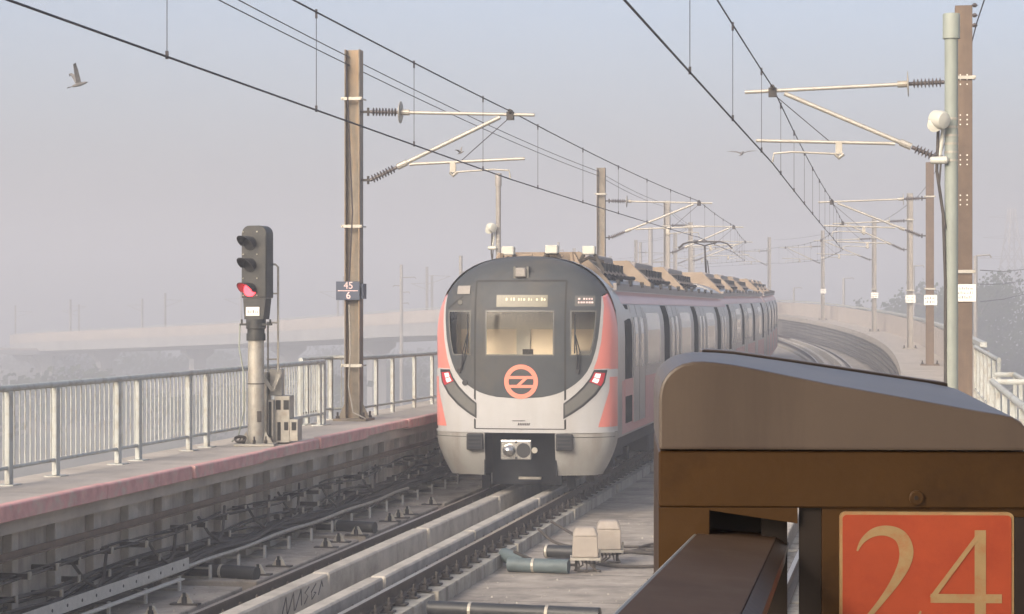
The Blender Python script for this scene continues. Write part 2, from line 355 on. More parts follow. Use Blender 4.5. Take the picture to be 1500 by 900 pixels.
def make_rail(d, s_a, s_b, label, clips):
    r = empty('running_rail', TP(0, d, 0), label=label, cat='rail')
    o = MB().sweep(rail_poly(d), s_a, s_b, 1.5).build('rail_body', 'rust'); o.parent = r; o.matrix_parent_inverse = Matrix.Translation(-r.location)
    o = MB().sweep([(d-.027, .0025), (d+.027, .0025), (d+.027, -.002), (d-.027, -.002)], s_a, s_b, 1.5).build('running_surface', 'railtop'); o.parent = r; o.matrix_parent_inverse = Matrix.Translation(-r.location)
    global clip_mesh
    for s_ in clips:
        if clip_mesh is None: clip_mesh = make_clip().build('rail_fastener', 'iron', r, bevel=.006); o = clip_mesh
        else:
            o = clip_mesh.copy(); C.objects.link(o); o.parent = r
        x, y, h = TF(s_); o.location = TP(s_, d, 0)-r.location; o.rotation_euler = (0, 0, -h)
    return r
clips = [-4.2+.62*i for i in range(70)]
make_rail(-.75, -20, 560, 'rusty left rail under the train, left of both guard walls', clips)
make_rail(.75, -20, 560, 'rusty right rail under the train with thick bolted fasteners beside it', clips)
make_rail(D2-.75, -20, 560, 'left rail of the empty right track, bolts along it beside the brown bar', [-2+.62*i for i in range(34)])
make_rail(D2+.75, -20, 560, 'outer right rail of the empty right track sweeping round the curve', [])

def plinth_block(d0, d1, s_a, s_b, zt_, zb, label, group, mt='plinth', name='concrete_plinth', ribs=0, bev=.012):
    jt = 0 if 'graffiti' in label else random.uniform(-.015, .015)
    mb = MB(); k = max(2, int((s_b-s_a)/.16)) if ribs else 4; prof = []
    for i in range(k+1):
        q = s_a+(s_b-s_a)*i/k; bulge = random.choice((0, 0, .008, .014, -.008)) if ribs and 0 < i < k else 0
        for q2 in ((q, q+.02) if ribs and i < k else (q,)): prof.append((q2, bulge if q2 == q else prof[-1][1]))
    vs = []; fs = []
    for q, bu in prof: vs += [TP(q, d, z) for d, z in ((d0+jt, zb), (d1+jt+bu, zb), (d1+jt+bu, zt_-.02), (d1+jt, zt_), (d0+jt, zt_))]
    for i in range(len(prof)-1):
        for e_ in range(5): fs.append((i*5+e_, i*5+(e_+1) % 5, (i+1)*5+(e_+1) % 5, (i+1)*5+e_))
    fs += [(4, 3, 2, 1, 0), tuple((len(prof)-1)*5+e_ for e_ in range(5))]
    o = mb.add(vs, fs).build(name, mt, bevel=0 if ribs else bev)
    return tag(o, label, 'plinth' if 'plinth' in name else 'guard wall', group)
FAR = 24
n = 0
for k in range(-2, FAR):
    a, b_ = GAP0+k*PITCH+.10, GAP0+(k+1)*PITCH-.10
    jj = k+1
    near = 0 <= jj < 4
    P_ = lambda nm: (f'{ORD[jj]} {nm} from the photo bottom' if near else nm+' further along the line')
    if k < 12:
        plinth_block(.52, 1.02, a+.2, b_+.2, -.205, -.382, P_('ribbed concrete plinth block right of the train track'), 'plinth blocks right of the train track', ribs=1 if k < 6 else 0)
        plinth_block(-1.0, -.52, a, b_, -.205, -.382, P_('low plinth block under the left rail'), 'plinth blocks under the left rail')
        plinth_block(-2.2, -1.2, a+.15, b_-.15, -.13, -.381, P_('wide concrete floor slab between left rail and wall'), 'floor slabs by the left wall', mt='deck', name='concrete_slab')
    if k < 12:
        nm = 'pale guard wall in the left row between the rails'
        lab = 'pale guard wall with black scrawled graffiti between the rails' if k == -1 else P_(nm)
        o = plinth_block(-.45, -.23, a-.05, b_+.05, .02, -.382, lab, 'guard walls between the rails', mt='guard', name='guard_wall', bev=.02)
        if k == -1:
            sc = MB(); h = TF(5)[2]
            base = [(4.35, -.22), (4.42, -.02), (4.50, -.2), (4.58, -.01), (4.62, -.2)]
            def scr(pts): sc.tube([TP(q, -.2285, z) for q, z in pts], .0075, 5)
            scr([(4.0, -.3), (4.25, -.03), (4.3, -.24)]); scr([(4.3, -.24), (4.55, -.02), (4.58, -.22)]); scr([(4.62, -.22), (4.86, -.02), (4.88, -.2)])
            scr([(5.2, -.03), (5.02, -.08), (5.15, -.13), (5.0, -.2)]); scr([(5.5, -.03), (5.3, -.1), (5.32, -.19), (5.5, -.13), (5.42, -.12)]); scr([(5.6, -.17), (5.75, -.03), (5.8, -.1)])
            sc.build('graffiti_scrawl', 'ink', o)
        plinth_block(.31, .50, a-.3, b_-.2, .02, -.382, P_('guard wall in the right row between the rails'), 'guard walls between the rails', mt='guard', name='guard_wall', bev=.02)
    # second track
    nm2 = 'plinth block of the empty right track along the curve'
    for dd in (D2-.75, D2+.75):
        plinth_block(dd-.25, dd+.25, a, b_, -.205, -.382, nm2, 'plinth blocks of the right track')
    for dd in (-.35, .4):
        plinth_block(D2+dd-.1, D2+dd+.1, a, b_, .02, -.382, 'pale guard wall between the rails of the right track', 'guard walls of the right track', mt='guard', name='guard_wall')

# anchor bolts with triangular caps standing on the left slab
bolt = None
for i, s_ in enumerate([4.2, 7.0, 7.9, 10.2, 10.9, 11.9, 12.5, 14.0, 14.6, 15.2, 17.0, 1.6, 3.1]):
    p = TP(s_, -1.36, -.13); h = TF(s_)[2]
    lab = f'triangular anchor bracket on the left slab, {"beside a black pipe" if s_ in (4.2, 10.2) else "in the row along the left rail"}'
    if bolt is None:
        bolt = empty('anchor_bracket', p, -h)
        MB().box(-.16, .16, -.07, .07, 0, .018).build('base_plate', 'iron', bolt)
        MB().prism([(-.09, .018), (.09, .018), (.025, .13), (-.025, .13)], -.02, .02).build('gusset', 'galv', bolt)
        MB().lathe([(.03, 0), (.03, .07), (.018, .075), (.018, .12)], (0, -.045, .018), n=8).build('bolt', 'black', bolt)
        o = bolt
    else:
        o = copy_tree(bolt); o.location = p; o.rotation_euler = (0, 0, -h)
    tag(o, lab, 'bracket', 'anchor brackets along the left rail')

# ------------------------------------------------------------------ left wall: coping, posts, cable shelves, cables
for i in range(-3, 26):                               # pink coping lengths
    a = -14+i*2.9; b_ = a+2.85
    if b_ > 60: break
    dz = random.uniform(-.012, .012); dd = random.uniform(-.012, .02)
    zb = 1.10+(.03 if i == 10 else 0)+random.uniform(-.012, .012)
    lab = 'chipped pink painted coping length on the left walkway edge, close to the train' if 9 <= i <= 11 else 'pink painted coping length on the left walkway edge'
    o = MB().sweep([(-2.055, zb), (-1.95+dd, zb), (-1.95+dd, 1.245+dz), (-1.97+dd, 1.26+dz), (-2.055, 1.26+dz)], a, b_, 1).build('coping_strip', 'coping', bevel=.006)
    tag(o, lab, 'coping', 'pink coping along the left walkway')
post = None; NP = 0
for i in range(0, 44):                                # pilasters on the wall and cable shelves between
    s_ = -6.5+i*1.12; h = TF(s_)[2]
    q = empty('wall_post', TP(s_, -2.24, -.13), -h, 'narrow concrete wall post under the pink coping', 'post', 'wall posts under the left walkway')
    wq = random.choice((.16, .22, .3))
    MB().box(0, .10, -wq/2, wq/2, 0, 1.07).build('shaft', 'guard' if random.random() < .5 else 'wall', q, bevel=.008)
    MB().box(.002, .018, wq/2+.004, wq/2+.035, -.0, 1.0).build('joint_strip', 'seam', q)
    NP += 1
for i in range(0, 56):
    s_ = -5.6+i*.84+random.uniform(-.08, .08); h = TF(s_)[2]
    for lv, zz in (('upper', .50), ('lower', .28)):
        if random.random() < .12: continue
        q = empty('cable_bracket', TP(s_, -2.24, zz+random.uniform(-.03, .03)), -h, f'dark steel {lv} cable bracket arm on the left wall', 'bracket', f'{lv} cable brackets on the left wall')
        MB().box(0, .30, -.022, .022, -.028, .028).build('arm', 'iron', q)
        q.scale = (random.uniform(.6, 1.12), 1, 1)
        MB().box(.282, .302, -.025, .025, -.03, .045).build('end_lip', 'galv', q)
o = MB().sweep([(-2.07, .70), (-2.01, .70), (-2.01, .712), (-2.055, .712), (-2.055, .775), (-2.07, .775)], -20, 45, 1).build('angle_rail', 'mastbrown')
tag(o, 'rust brown steel angle running along the left wall below the pink coping', 'rail')
def cable(pts_, r, label, group=None, m='cable'):
    o = MB().tube(pts_, r, 6).build('cable', m, smooth=True); return tag(o, label, 'cable', group)
for j in range(16):
    r0 = random.uniform(.014, .03); d0 = -2.02+random.uniform(-.13, .1); z0 = .10+random.uniform(-.05, .10); pts = []
    ph = random.uniform(0, 6)
    for i in range(120):
        s_ = -12+i*.4
        pts.append(TP(s_, d0+.06*sin(s_*.45+ph)+.03*sin(s_*1.3+ph*2), z0+.05*sin(s_*.6+ph*1.7)+.035*sin(s_*1.75+ph*3)))
    cable(pts, r0, 'dusty black cable in the tangled bundle along the left wall', 'cables bundled along the left wall')
for j in range(5):
    z0 = (.545, .56, .33, .34, .55)[j]; ph = random.uniform(0, 6); d0 = -2.02-.03*j
    cable([TP(-12+i*.35, d0+.015*sin(i*.5+ph), z0-.05*abs(sin(i*.21+ph))-.03*sin(i*.47+ph*2)) for i in range(150)], random.uniform(.009, .016), 'thin sagging cable laid over the bracket arms of the left wall', 'cables over the left wall brackets')
for j, (s_, zz) in enumerate([(3.2, .5), (7.4, .58), (9.4, .55), (10.9, .6), (13.2, .5), (15.5, .55), (5.5, .5), (-1.5, .45)]):
    cable([TP(s_-.5, -2.1, zz), TP(s_-.25, -2.05, zz-.22), TP(s_, -2.0, zz-.34), TP(s_+.3, -2.04, zz-.25), TP(s_+.5, -2.08, zz+.05)], .018, 'drooping loop of black cable hung on the left wall brackets', 'cable loops on the left wall')
cable([TP(-12+i*.5, -1.86+.015*sin(i*.4), .10+.01*sin(i*.9)) for i in range(60)], .026, 'long straight grey conduit on low stands beside the left cable bundle', m='galv')
for i in range(0, 24):
    s_ = -5+i*1.15; h = TF(s_)[2]
    q = empty('conduit_stand', TP(s_, -1.86, -.13), -h, 'low steel stand under the grey conduit by the left wall', 'stand', 'conduit stands along the left wall')
    MB().box(-.32, .05, -.02, .02, 0, .03).build('foot', 'galv', q)
    MB().box(.03, .055, -.03, .03, 0, .17).build('upright', 'tray', q)
    MB().box(-.30, .03, -.02, .02, .12, .145).build('arm', 'galv', q)
tr_ = empty('cable_tray', TP(0, -1.80, .1), label='pale perforated steel cable tray at the lower left corner by the wall', cat='cable tray')
def trp(mb, n_, m_):
    o = mb.build(n_, m_); o.parent = tr_; o.matrix_parent_inverse = Matrix.Translation(-tr_.location)
trp(MB().sweep([(-1.80, .10), (-1.785, .10), (-1.785, .23), (-1.80, .23)], -9, 5.6, 1), 'side_rail', 'tray')
trp(MB().sweep([(-1.784, .02), (-1.70, .02), (-1.70, .035), (-1.784, .035)], -9, 5.2, 1), 'lower_flange', 'tray')
for i in range(36):
    s_ = -8.6+i*.4; p = TP(s_, -1.7835, .165); trp(MB().lathe([(.018, 0), (.018, .004)], p, (cos(.177), -sin(.177), 0), 8), 'slot', 'seam')

for j in range(7):
    d0 = 6.44-.03*j; z0 = (.75, .55, .35, .1, .0, -.1, -.2)[j]; ph = random.uniform(0, 6)
    cable([TP(22+i*.9, d0+.02*sin(i*.5+ph), z0+.02*sin(i*.21+ph)+.012*sin(i*.6+ph*2)) for i in range(150)], .03, 'dark cable run along the foot of the right walkway wall', 'cables along the right wall')
rg = random.Random(11); mb = MB()
for i in range(2600):
    s_ = rg.uniform(-1, 32); d = rg.choice((rg.uniform(1.06, 3.3), rg.uniform(-2.2, -1.05), rg.uniform(-.2, .28), rg.uniform(5.5, 6.4)))
    z = -.13 if -2.2 < d < -1.2 else -.38
    p = TP(s_, d, z); r = rg.uniform(.006, .02)*(1.6 if rg.random() < .06 else 1); a = rg.uniform(0, 6)
    v = [p+Vector((r*cos(a+k*2.1), r*sin(a+k*2.1), -.002)) for k in range(3)]+[p+Vector((0, 0, r*.9))]
    mb.add(v, [(0, 1, 3), (1, 2, 3), (2, 0, 3)])
tag(mb.build('grit', 'plinth'), 'loose grit and small debris scattered over the concrete track bed', 'grit', kind='stuff')
mb = MB()
for i in range(14):
    mb.sweep([(1.08, -.3785), (6.45, -.3785), (6.45, -.382), (1.08, -.382)], 1.5+i*2.75, 1.518+i*2.75, .5)
tag(mb.build('deck_joint', 'seam'), kind='structure')
# black pipes crossing the line, boxes and loose cables between the tracks
def pipe(pts, r, label, m='pipe', bands=()):
    e = empty('drain_pipe', pts[0], label=label, cat='pipe', group='drain pipes lying across the track bed')
    pl2 = [Vector(p)-Vector(pts[0]) for p in pts]
    MB().tube(pl2, r, 14).build('pipe_body', m, e, smooth=True)
    for bq in bands:
        p = pl2[0].lerp(pl2[-1], bq); d_ = (pl2[-1]-pl2[0]).normalized()
        MB().lathe([(r+.004, -.018), (r+.006, -.016), (r+.006, .016), (r+.004, .018)], p, d_, 14).build('pipe_clamp', 'galv', e)
    return e
pipe([TP(6.9, -2.5, -.05), TP(6.55, -1.25, -.06)], .085, 'black pipe piece lying on the left slab nearest the photo bottom', bands=(.62,))
pipe([TP(12.7, -2.55, -.05), TP(12.35, -1.2, -.06)], .085, 'black pipe piece with a white clamp on the left slab, farther of two', bands=(.55,))
pipe([TP(5.5, 1.1, -.28), TP(5.25, 3.1, -.28)], .085, 'black pipe along the bottom edge between the two tracks', bands=(.25, .7))
pipe([TP(10.55, 1.05, -.22), TP(10.2, 1.4, -.28)], .10, 'faded teal pipe elbow reaching the plinth between the tracks', m='pipeteal')
pipe([TP(9.95, 1.22, -.28), TP(9.85, 2.05, -.28)], .095, 'dark teal pipe stub with clamp beside the beige box', m='pipeteal', bands=(.42,))
pipe([TP(11.6, 1.45, -.27), TP(11.5, 2.0, -.27)], .09, 'short dark pipe stub behind the front beige box', m='pipe', bands=(.05,))
def jbox(s_, d, label, sc=1.0):
    x, y, h = TF(s_); e = empty('junction_box', TP(s_, d, -.38), -.02, label, 'junction box', 'beige junction boxes between the tracks')
    MB().add([(-.175*sc, -.16, .20), (.175*sc, -.16, .20), (.175*sc, .16, .20), (-.175*sc, .16, .20), (-.165*sc, -.15, .48), (.165*sc, -.15, .48), (.165*sc, .15, .48), (-.165*sc, .15, .48)],
             [(3, 2, 1, 0), (0, 1, 5, 4), (1, 2, 6, 5), (2, 3, 7, 6), (3, 0, 4, 7), (4, 5, 6, 7)]).build('housing', 'box', e, bevel=.012)
    MB().add([(-.178*sc, -.163, .475), (.178*sc, -.163, .475), (.178*sc, .163, .475), (-.178*sc, .163, .475), (-.13*sc, -.10, .60), (.13*sc, -.10, .60), (.13*sc, .10, .60), (-.13*sc, .10, .60)],
             [(3, 2, 1, 0), (0, 1, 5, 4), (1, 2, 6, 5), (2, 3, 7, 6), (3, 0, 4, 7), (4, 5, 6, 7)]).build('lid', 'box', e, bevel=.045, seg=3)
    MB().box(-.2*sc, .2*sc, -.18, .18, .165, .198).build('base_flange', 'galv', e)
    for dx in (-.12, .12):
        MB().box(dx-.02, dx+.02, -.02, .02, 0, .165).build('leg', 'iron', e)
    for k in range(5):
        dx = -.1+k*.05
        MB().tube([(dx, -.02, .17), (dx+.02, -.05, .09), (dx+random.uniform(-.1, .15), -.1, .03), (dx+random.uniform(-.2, .25), -.16, .02)], .013, 6).build('cable_tail', 'cable', e)
    MB().box(.182, .21, -.03, .03, .12, .3).build('side_hasp', 'galv', e)
    return e
jbox(10.2, 2.22, 'front beige junction box on legs between the two tracks')
jbox(11.2, 2.40, 'rear beige junction box on legs between the two tracks')
for pts, r in ([[(13.6, 1.02, -.16), (13.2, 1.3, -.30), (12.9, 1.7, -.35), (12.6, 2.4, -.36), (13.0, 3.0, -.36)], .022], [[(14.6, 1.05, -.14), (14.0, 1.5, -.28), (13.3, 1.9, -.35), (13.2, 2.5, -.36), (13.6, 3.2, -.36)], .022],
               [[(12.3, 1.8, -.35), (12.2, 2.3, -.36), (12.8, 2.7, -.36), (12.3, 3.0, -.36), (12.5, 2.2, -.33)], .028], [[(9.9, 1.3, -.1), (10.0, 1.5, -.2), (10.1, 1.8, -.27), (10.2, 2.1, -.3)], .022], [[(10.9, 2.1, -.33), (10.6, 2.6, -.35), (10.7, 3.1, -.35)], .024],
               [[(12.9, 2.6, -.34), (13.4, 2.8, -.33), (13.3, 3.2, -.34), (12.6, 3.3, -.36)], .02]):
    P3 = [TP(*p) for p in pts]; sm = []
    for i in range(len(P3)-1):
        a, b_, c_, d_ = P3[max(i-1, 0)], P3[i], P3[i+1], P3[min(i+2, len(P3)-1)]
        for k in range(6):
            t_ = k/6; sm.append(.5*((2*b_)+(c_-a)*t_+(2*a-5*b_+4*c_-d_)*t_*t_+(3*b_-a-3*c_+d_)*t_**3))
    sm.append(P3[-1])
    cable(sm, r, 'loose black cable curled on the concrete between the tracks', 'loose cables between the tracks')

# ------------------------------------------------------------------ railings
def railing(stations, ztop, zbase, label, zdrop=0.0):
    """stations: list of (s, d, bars?) posts; bars fill from this post to the next"""
    p0 = TP(stations[0][0], stations[0][1], zbase); e = empty('railing', p0, label=label, cat='railing')
    n_ = len(stations)
    def P(i, z):
        s_, d = stations[i][:2]; return TP(s_, d, z-zdrop*i/max(1, n_-1))-p0
    for i in range(n_):
        a, b_ = P(i, zbase), P(i, ztop-.03); h = TF(stations[i][0])[2]
        m_ = Matrix.Translation((a.x, a.y, 0)) @ Matrix.Rotation(-h, 4, 'Z')
        o = MB().box(-.03, .03, -.055, .055, a.z+.012, b_.z, m_).build('post', 'fence', e, bevel=.006)
        MB().box(-.10, .10, -.12, .12, a.z-.0, a.z+.012, m_).build('foot_plate', 'fence', o)
    for z_, r, nm in ((ztop, .038, 'top_rail'), (zbase+.19, .022, 'bottom_rail')):
        MB().tube([P(i, z_) for i in range(n_)], r, 10).build(nm, 'fence', e, smooth=True)
    for i in range(n_-1):
        if not stations[i][2]: continue
        k = stations[i][2]; mb = MB()
        for j in range(1, k):
            a = P(i, zbase+.19).lerp(P(i+1, zbase+.19), j/k); b_ = P(i, ztop-.03).lerp(P(i+1, ztop-.03), j/k)
            mb.tube([a, b_], .0095, 6)
        mb.build('bar_panel', 'fence', e)
    return e
def s_at(px, d):                                      # chainage where the line at offset d passes the photo's column px
    lo, hi = -15, 120
    for _ in range(60):
        mid = (lo+hi)/2; p = TP(mid, d, 0)
        if proj(p)[0] < px: lo = mid
        else: hi = mid
    return lo
cols = [-220, -140, -110, -20, 13, 82, 173, 203, 277, 303, 369, 393, 468]
st = []
for i, cxp in enumerate(cols):
    q = s_at(cxp, -3.1); nx = s_at(cols[i+1], -3.1) if i+1 < len(cols) else q
    st.append((q, -3.1, max(2, round((nx-q)/.15))))
st.append((st[-1][0]+.25, -3.1, 0))
railing(st, 2.27, 1.22, 'pale green railing with close vertical bars along the near left walkway')
sA = st[-1][0]
railing([(sA-.25, -3.42, 3), (sA+.15, -3.42, 8), (sA+1.7, -3.42, 2), (sA+1.9, -3.1, 0)], 2.30, 1.22, 'short railing jog passing round behind the numbered mast')
cols2 = [551, 575, 607, 633, 700]
sB = [(sA+1.9, -3.0, 0)]+[(s_at(c, -3.0), -3.0, 0) for c in cols2]+[(s_at(700, -3.0)+3*i, -3.05, 0) for i in range(1, 8)]
railing(sB, 2.28, 1.22, 'open pale railing without bars beyond the numbered mast, beside the train', zdrop=.12)
# right: railing near the platform end, boxed out round the mast
railing([(-7+1.9*i, 7.55, 0) for i in range(10)], 2.20, 1.30, 'plain white railing at the right beyond the brown housing')
railing([(11.2, 7.55, 0), (11.2, 8.05, 0), (12.9, 8.05, 0), (14.6, 8.05, 0), (14.6, 7.75, 0)], 2.16, 1.30, 'white boxed out railing corner round the brown mast')
railing([(15.5+2*i, 7.85, 0) for i in range(7)], 2.36, 1.30, 'white railing between the brown mast and the concrete parapet')

# ------------------------------------------------------------------ lettering
def text_mesh(txt, size, loc, rot, name, m, parent, thick=.002):
    cu = bpy.data.curves.new(name, 'FONT'); cu.body = txt; cu.size = size; cu.align_x = 'CENTER'; cu.align_y = 'CENTER'; cu.extrude = thick
    tmp = bpy.data.objects.new('tmp', cu); C.objects.link(tmp)
    bpy.context.view_layer.update()
    me = bpy.data.meshes.new_from_object(tmp.evaluated_get(bpy.context.evaluated_depsgraph_get()))
    C.objects.unlink(tmp); bpy.data.objects.remove(tmp); bpy.data.curves.remove(cu)
    me.materials.clear(); me.materials.append(M[m])
    o = bpy.data.objects.new(name, me); C.objects.link(o); o.parent = parent; o.location = loc; o.rotation_euler = rot
    return o
def worn_lines(mb, x0, x1, z0, z1, y, rows, seed):    # writing too worn to read: rows of short strokes
    rr = random.Random(seed); hh = (z1-z0)/rows
    for r in range(rows):
        x = x0+rr.uniform(0, .08)*(x1-x0); top = z1-r*hh-hh*.2; bot = z1-(r+1)*hh+hh*.2
        while x < x1*.97:
            wd = hh*rr.uniform(.16, .42); 
            mb.box(x, min(x+wd*.45, x1), y-.003, y, bot, top*1.0 if rr.random() < .6 else bot+(top-bot)*.6)
            x += wd+hh*.12

# ------------------------------------------------------------------ overhead line masts with cantilevers
def insulator(p, d_, L_, big=False):
    prof = [(.03, 0), (.03, .03)]
    k = int((L_-.08)/.055)
    for i in range(k):
        h0 = .04+i*.055; prof += [(.028, h0), (.075, h0+.012), (.07, h0+.02), (.028, h0+.034)]
    prof += [(.03, L_-.02), (.03, L_)]
    mb = MB().lathe(prof, p, d_, 12)
    return mb
def mast(s_, d, zb, ztop, sgn, label, style, plate=None, tx=None, zoff=0, group=None, arms=True, wide=.27):
    """sgn +1: the arm reaches to +x (left mast), -1 mirrored"""
    h = TF(s_)[2]; p = TP(s_, d, zb)
    e = empty('overhead_mast', p, -h, label, 'mast', group)
    hgt = ztop-zb; wd = wide
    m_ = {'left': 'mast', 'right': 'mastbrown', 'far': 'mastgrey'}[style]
    mb = MB()
    if style == 'right':                              # broad flange faces the viewer
        mb.box(-wd/2, wd/2, -wd/2, -wd/2+.02, 0, hgt); mb.box(-wd/2, wd/2, wd/2-.02, wd/2, 0, hgt); mb.box(-.009, .009, -wd/2+.02, wd/2-.02, 0, hgt)
    else:
        mb.box(-wd/2, -wd/2+.022, -wd/2, wd/2, 0, hgt); mb.box(wd/2-.022, wd/2, -wd/2, wd/2, 0, hgt); mb.box(-wd/2+.022, wd/2-.022, -.009, .009, 0, hgt)
    mb.build('pole', m_, e, bevel=.004)
    mb = MB(); mb.box(-.30, .30, -.30, .30, 0, .04)
    mb.build('base_plate', m_, e, bevel=.006)
    for sx in (-1, 1):
        for sy in (-1, 1):
            MB().lathe([(.035, 0), (.035, .04), (.018, .042), (.018, .11)], (sx*.23, sy*.23, .04), n=8).build('anchor_bolt', 'iron', e)
    if style == 'left':
        MB().prism([(wd/2, .04), (wd/2+.14, .04), (wd/2, .35)], -.012, .012).build('gusset', m_, e)
        MB().prism([(-wd/2, .04), (-wd/2-.14, .04), (-wd/2, .35)], -.012, .012).build('gusset', m_, e)
    def band(z):
        q = MB(); q.box(-wd/2-.05, wd/2+.05, -wd/2-.03, -wd/2-.004, z-.025, z+.025)
        for sx in (-1, 1): q.tube([(sx*(wd/2+.03), -wd/2-.06, z), (sx*(wd/2+.03), wd/2+.05, z)], .014, 6)
        q.build('clamp_band', 'tube', e)
    for z in ((.95, 3.35, 5.55) if style == 'left' else (2.4, 5.3)): band(z)
    if not arms: return e
    x0 = sgn*wd/2
    zA = 6.55-zb+zoff; zB = 5.37-zb+zoff; zm = 6.42-zb+zoff; zc = 5.36-zb+zoff; zr = zc+.33
    xm = sgn*tx                                        # messenger's offset from the pole
    for z in (zA, zB):                                 # hinges
        q = MB(); q.box(min(x0, x0+sgn*.16), max(x0, x0+sgn*.16), -.03, .03, z-.02, z+.02); q.tube([(x0+sgn*.12, 0, z-.07), (x0+sgn*.12, 0, z+.07)], .022, 8); q.build('hinge', 'iron', e)
    a = Vector((x0+sgn*.16, 0, zA)); b_ = Vector((xm+sgn*.42, 0, zm+.03)); d_ = (b_-a).normalized()
    insulator(a, d_, .52).build('insulator', 'insul', e, smooth=True)
    MB().lathe([(.05, 0), (.19, .008), (.19, .02), (.05, .028)], a+d_*.52, d_, 16).build('arcing_disc', 'galv', e)
    t0 = a+d_*.53
    MB().tube([t0, t0+d_*.16], .052, 10).build('tube_socket', 'galv', e); MB().tube([t0+d_*.16, b_], .030, 10).build('top_tube', 'tube', e, smooth=True)
    a2 = Vector((x0+sgn*.16, 0, zB)); b2 = Vector((xm-sgn*.18, 0, zm-.0)); d2_ = (b2-a2).normalized()
    insulator(a2, d2_, .52).build('insulator', 'insul', e, smooth=True)
    t2 = a2+d2_*.53; MB().tube([t2, t2+d2_*.18], .055, 10).build('tube_socket', 'galv', e); MB().tube([t2+d2_*.18, b2], .036, 10).build('bracket_tube', 'tube', e, smooth=True)
    q = MB(); q.box(xm-.06, xm+.06, -.05, .05, zm-.05, zm+.09); q.tube([(xm, -.09, zm+.1), (xm, .09, zm+.1)], .035, 8); q.build('messenger_clamp', 'iron', e)
    u = (zr-zB)/(b2.z-a2.z); rx = a2.x+(b2.x-a2.x)*u     # registration tube leaves the bracket tube
    MB().tube([(rx, 0, zr-.06), (rx+sgn*.12, 0, zr-.05), (xm+sgn*.25, 0, zr+.02)], .027, 10).build('registration_tube', 'tube', e, smooth=True)
    MB().tube([(xm-sgn*.05, 0, zm-.04), (xm-sgn*.85, 0, zr+.0)], .008, 6).build('stay_wire', 'wire', e)
    q = MB(); hx = xm-sgn*1.0; q.box(hx-.05, hx+.05, -.03, .03, zr-.2, zr-.02); q.tube([(hx-.05, 0, zr-.2), (hx, 0, zr-.26), (hx+.07, 0, zr-.2)], .03, 8); q.build('drop_bracket', 'galv', e)
    MB().tube([(hx, 0, zr-.2), (xm-sgn*.3, 0, zc+.17), (xm-sgn*.02, 0, zc+.15), (xm, 0, zc+.02)], .016, 8).build('steady_arm', 'tube', e, smooth=True)
    return e
LM = [(18.0, -2.95), (51.5, -3.1), (77.0, -3.1), (111, -3.15), (143, -3.15), (173, -3.2)]
RM = [(14.7, 7.30), (51.5, 7.30), (72.7, 7.17), (107, 7.22), (139, 7.1), (164, 6.75)]
lm_label = ['weathered steel mast with a blue plate reading 45 over 6, left of the train', 'rust streaked mast rising behind the train front roof', 'grey mast rising behind the middle of the train roof', 'slim grey mast just right of the previous one behind the train', 'faint grey mast behind the pantograph', 'faintest grey mast at the tail of the train']
for i, (s_, d) in enumerate(LM):
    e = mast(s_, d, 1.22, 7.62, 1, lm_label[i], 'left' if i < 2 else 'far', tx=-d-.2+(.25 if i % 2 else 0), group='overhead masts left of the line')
    if i == 0:
        q = empty('number_plate', (0, 0, 0)); C.objects.unlink(q); bpy.data.objects.remove(q)
        o = MB().box(-.27, .15, -.185, -.175, 2.08, 2.40).build('number_plate', 'blueplate', e, bevel=.004)
        MB().box(-.235, .12, -.19, -.1855, 2.233, 2.245).build('dividing_line', 'pinkink', o)
        text_mesh('45', .17, (-.05, -.1865, 2.325), (pi/2, 0, 0), 'numeral', 'pinkink', o); text_mesh('6', .17, (-.05, -.1865, 2.155), (pi/2, 0, 0), 'numeral', 'pinkink', o)
        MB().box(.152, .20, -.12, .10, 2.10, 2.36).build('side_plate', 'blueplate', e)
        MB().tube([(-.1, -.17, 6.2), (-.06, -.17, 5.4), (.02, -.17, 3.6), (-.04, -.17, 2.4)], .012, 6).build('earth_cable', 'wire', e)
        MB().tube([(-.04, -.17, 2.0), (-.02, -.17, 1.2), (-.05, -.18, .6), (.05, -.25, .15), (.3, -.35, .05)], .012, 6).build('earth_cable', 'galv', e)
rm_label = ['tall brown flat faced mast with a white notice plate, nearest on the right', 'pale brown mast behind the grey green pole on the right curve', 'slender mast with white plate on the right walkway, third along the curve', 'grey mast with white plate on the right walkway, fourth along the curve', 'hazy grey mast with white plate on the right walkway, fifth along the curve', 'faint mast just right of the train tail']
for i, (s_, d) in enumerate(RM):
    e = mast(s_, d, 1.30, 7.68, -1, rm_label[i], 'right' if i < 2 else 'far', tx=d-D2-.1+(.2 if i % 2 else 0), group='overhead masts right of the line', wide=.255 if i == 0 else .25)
    if i < 5:
        pw, ph, pz = (.16, .13, 2.08) if i == 0 else (.20, .16, 2.05)
        o = MB().box(-pw+.02, pw+.02, -.155, -.145, pz-ph, pz+ph).build('notice_plate', 'plate', e, bevel=.004)
        mb = MB(); worn_lines(mb, -pw*.75, pw*.8, pz-ph*.75, pz+ph*.8, -.156, 3 if i == 0 else 2, i); mb.build('worn_writing', 'ink', o)
    if i == 0:
        mb = MB()
        for zz in (6.2, 5.6, 5.0, 4.4):
            for dx in (-.05, .05):
                for dz in (0, .07, .14): mb.lathe([(.011, 0), (.011, .004)], (dx, -.131, zz+dz-1.3+.3), (0, 1, 0), 8)
        mb.build('bolt_hole', 'plate', e)
        for zz in (6.05, 6.2, 6.35): MB().lathe([(.02, 0), (.05, .03), (.02, .06)], (.16, -.1, zz), (0, 0, 1), 8).build('wire_insulator', 'insul', e)
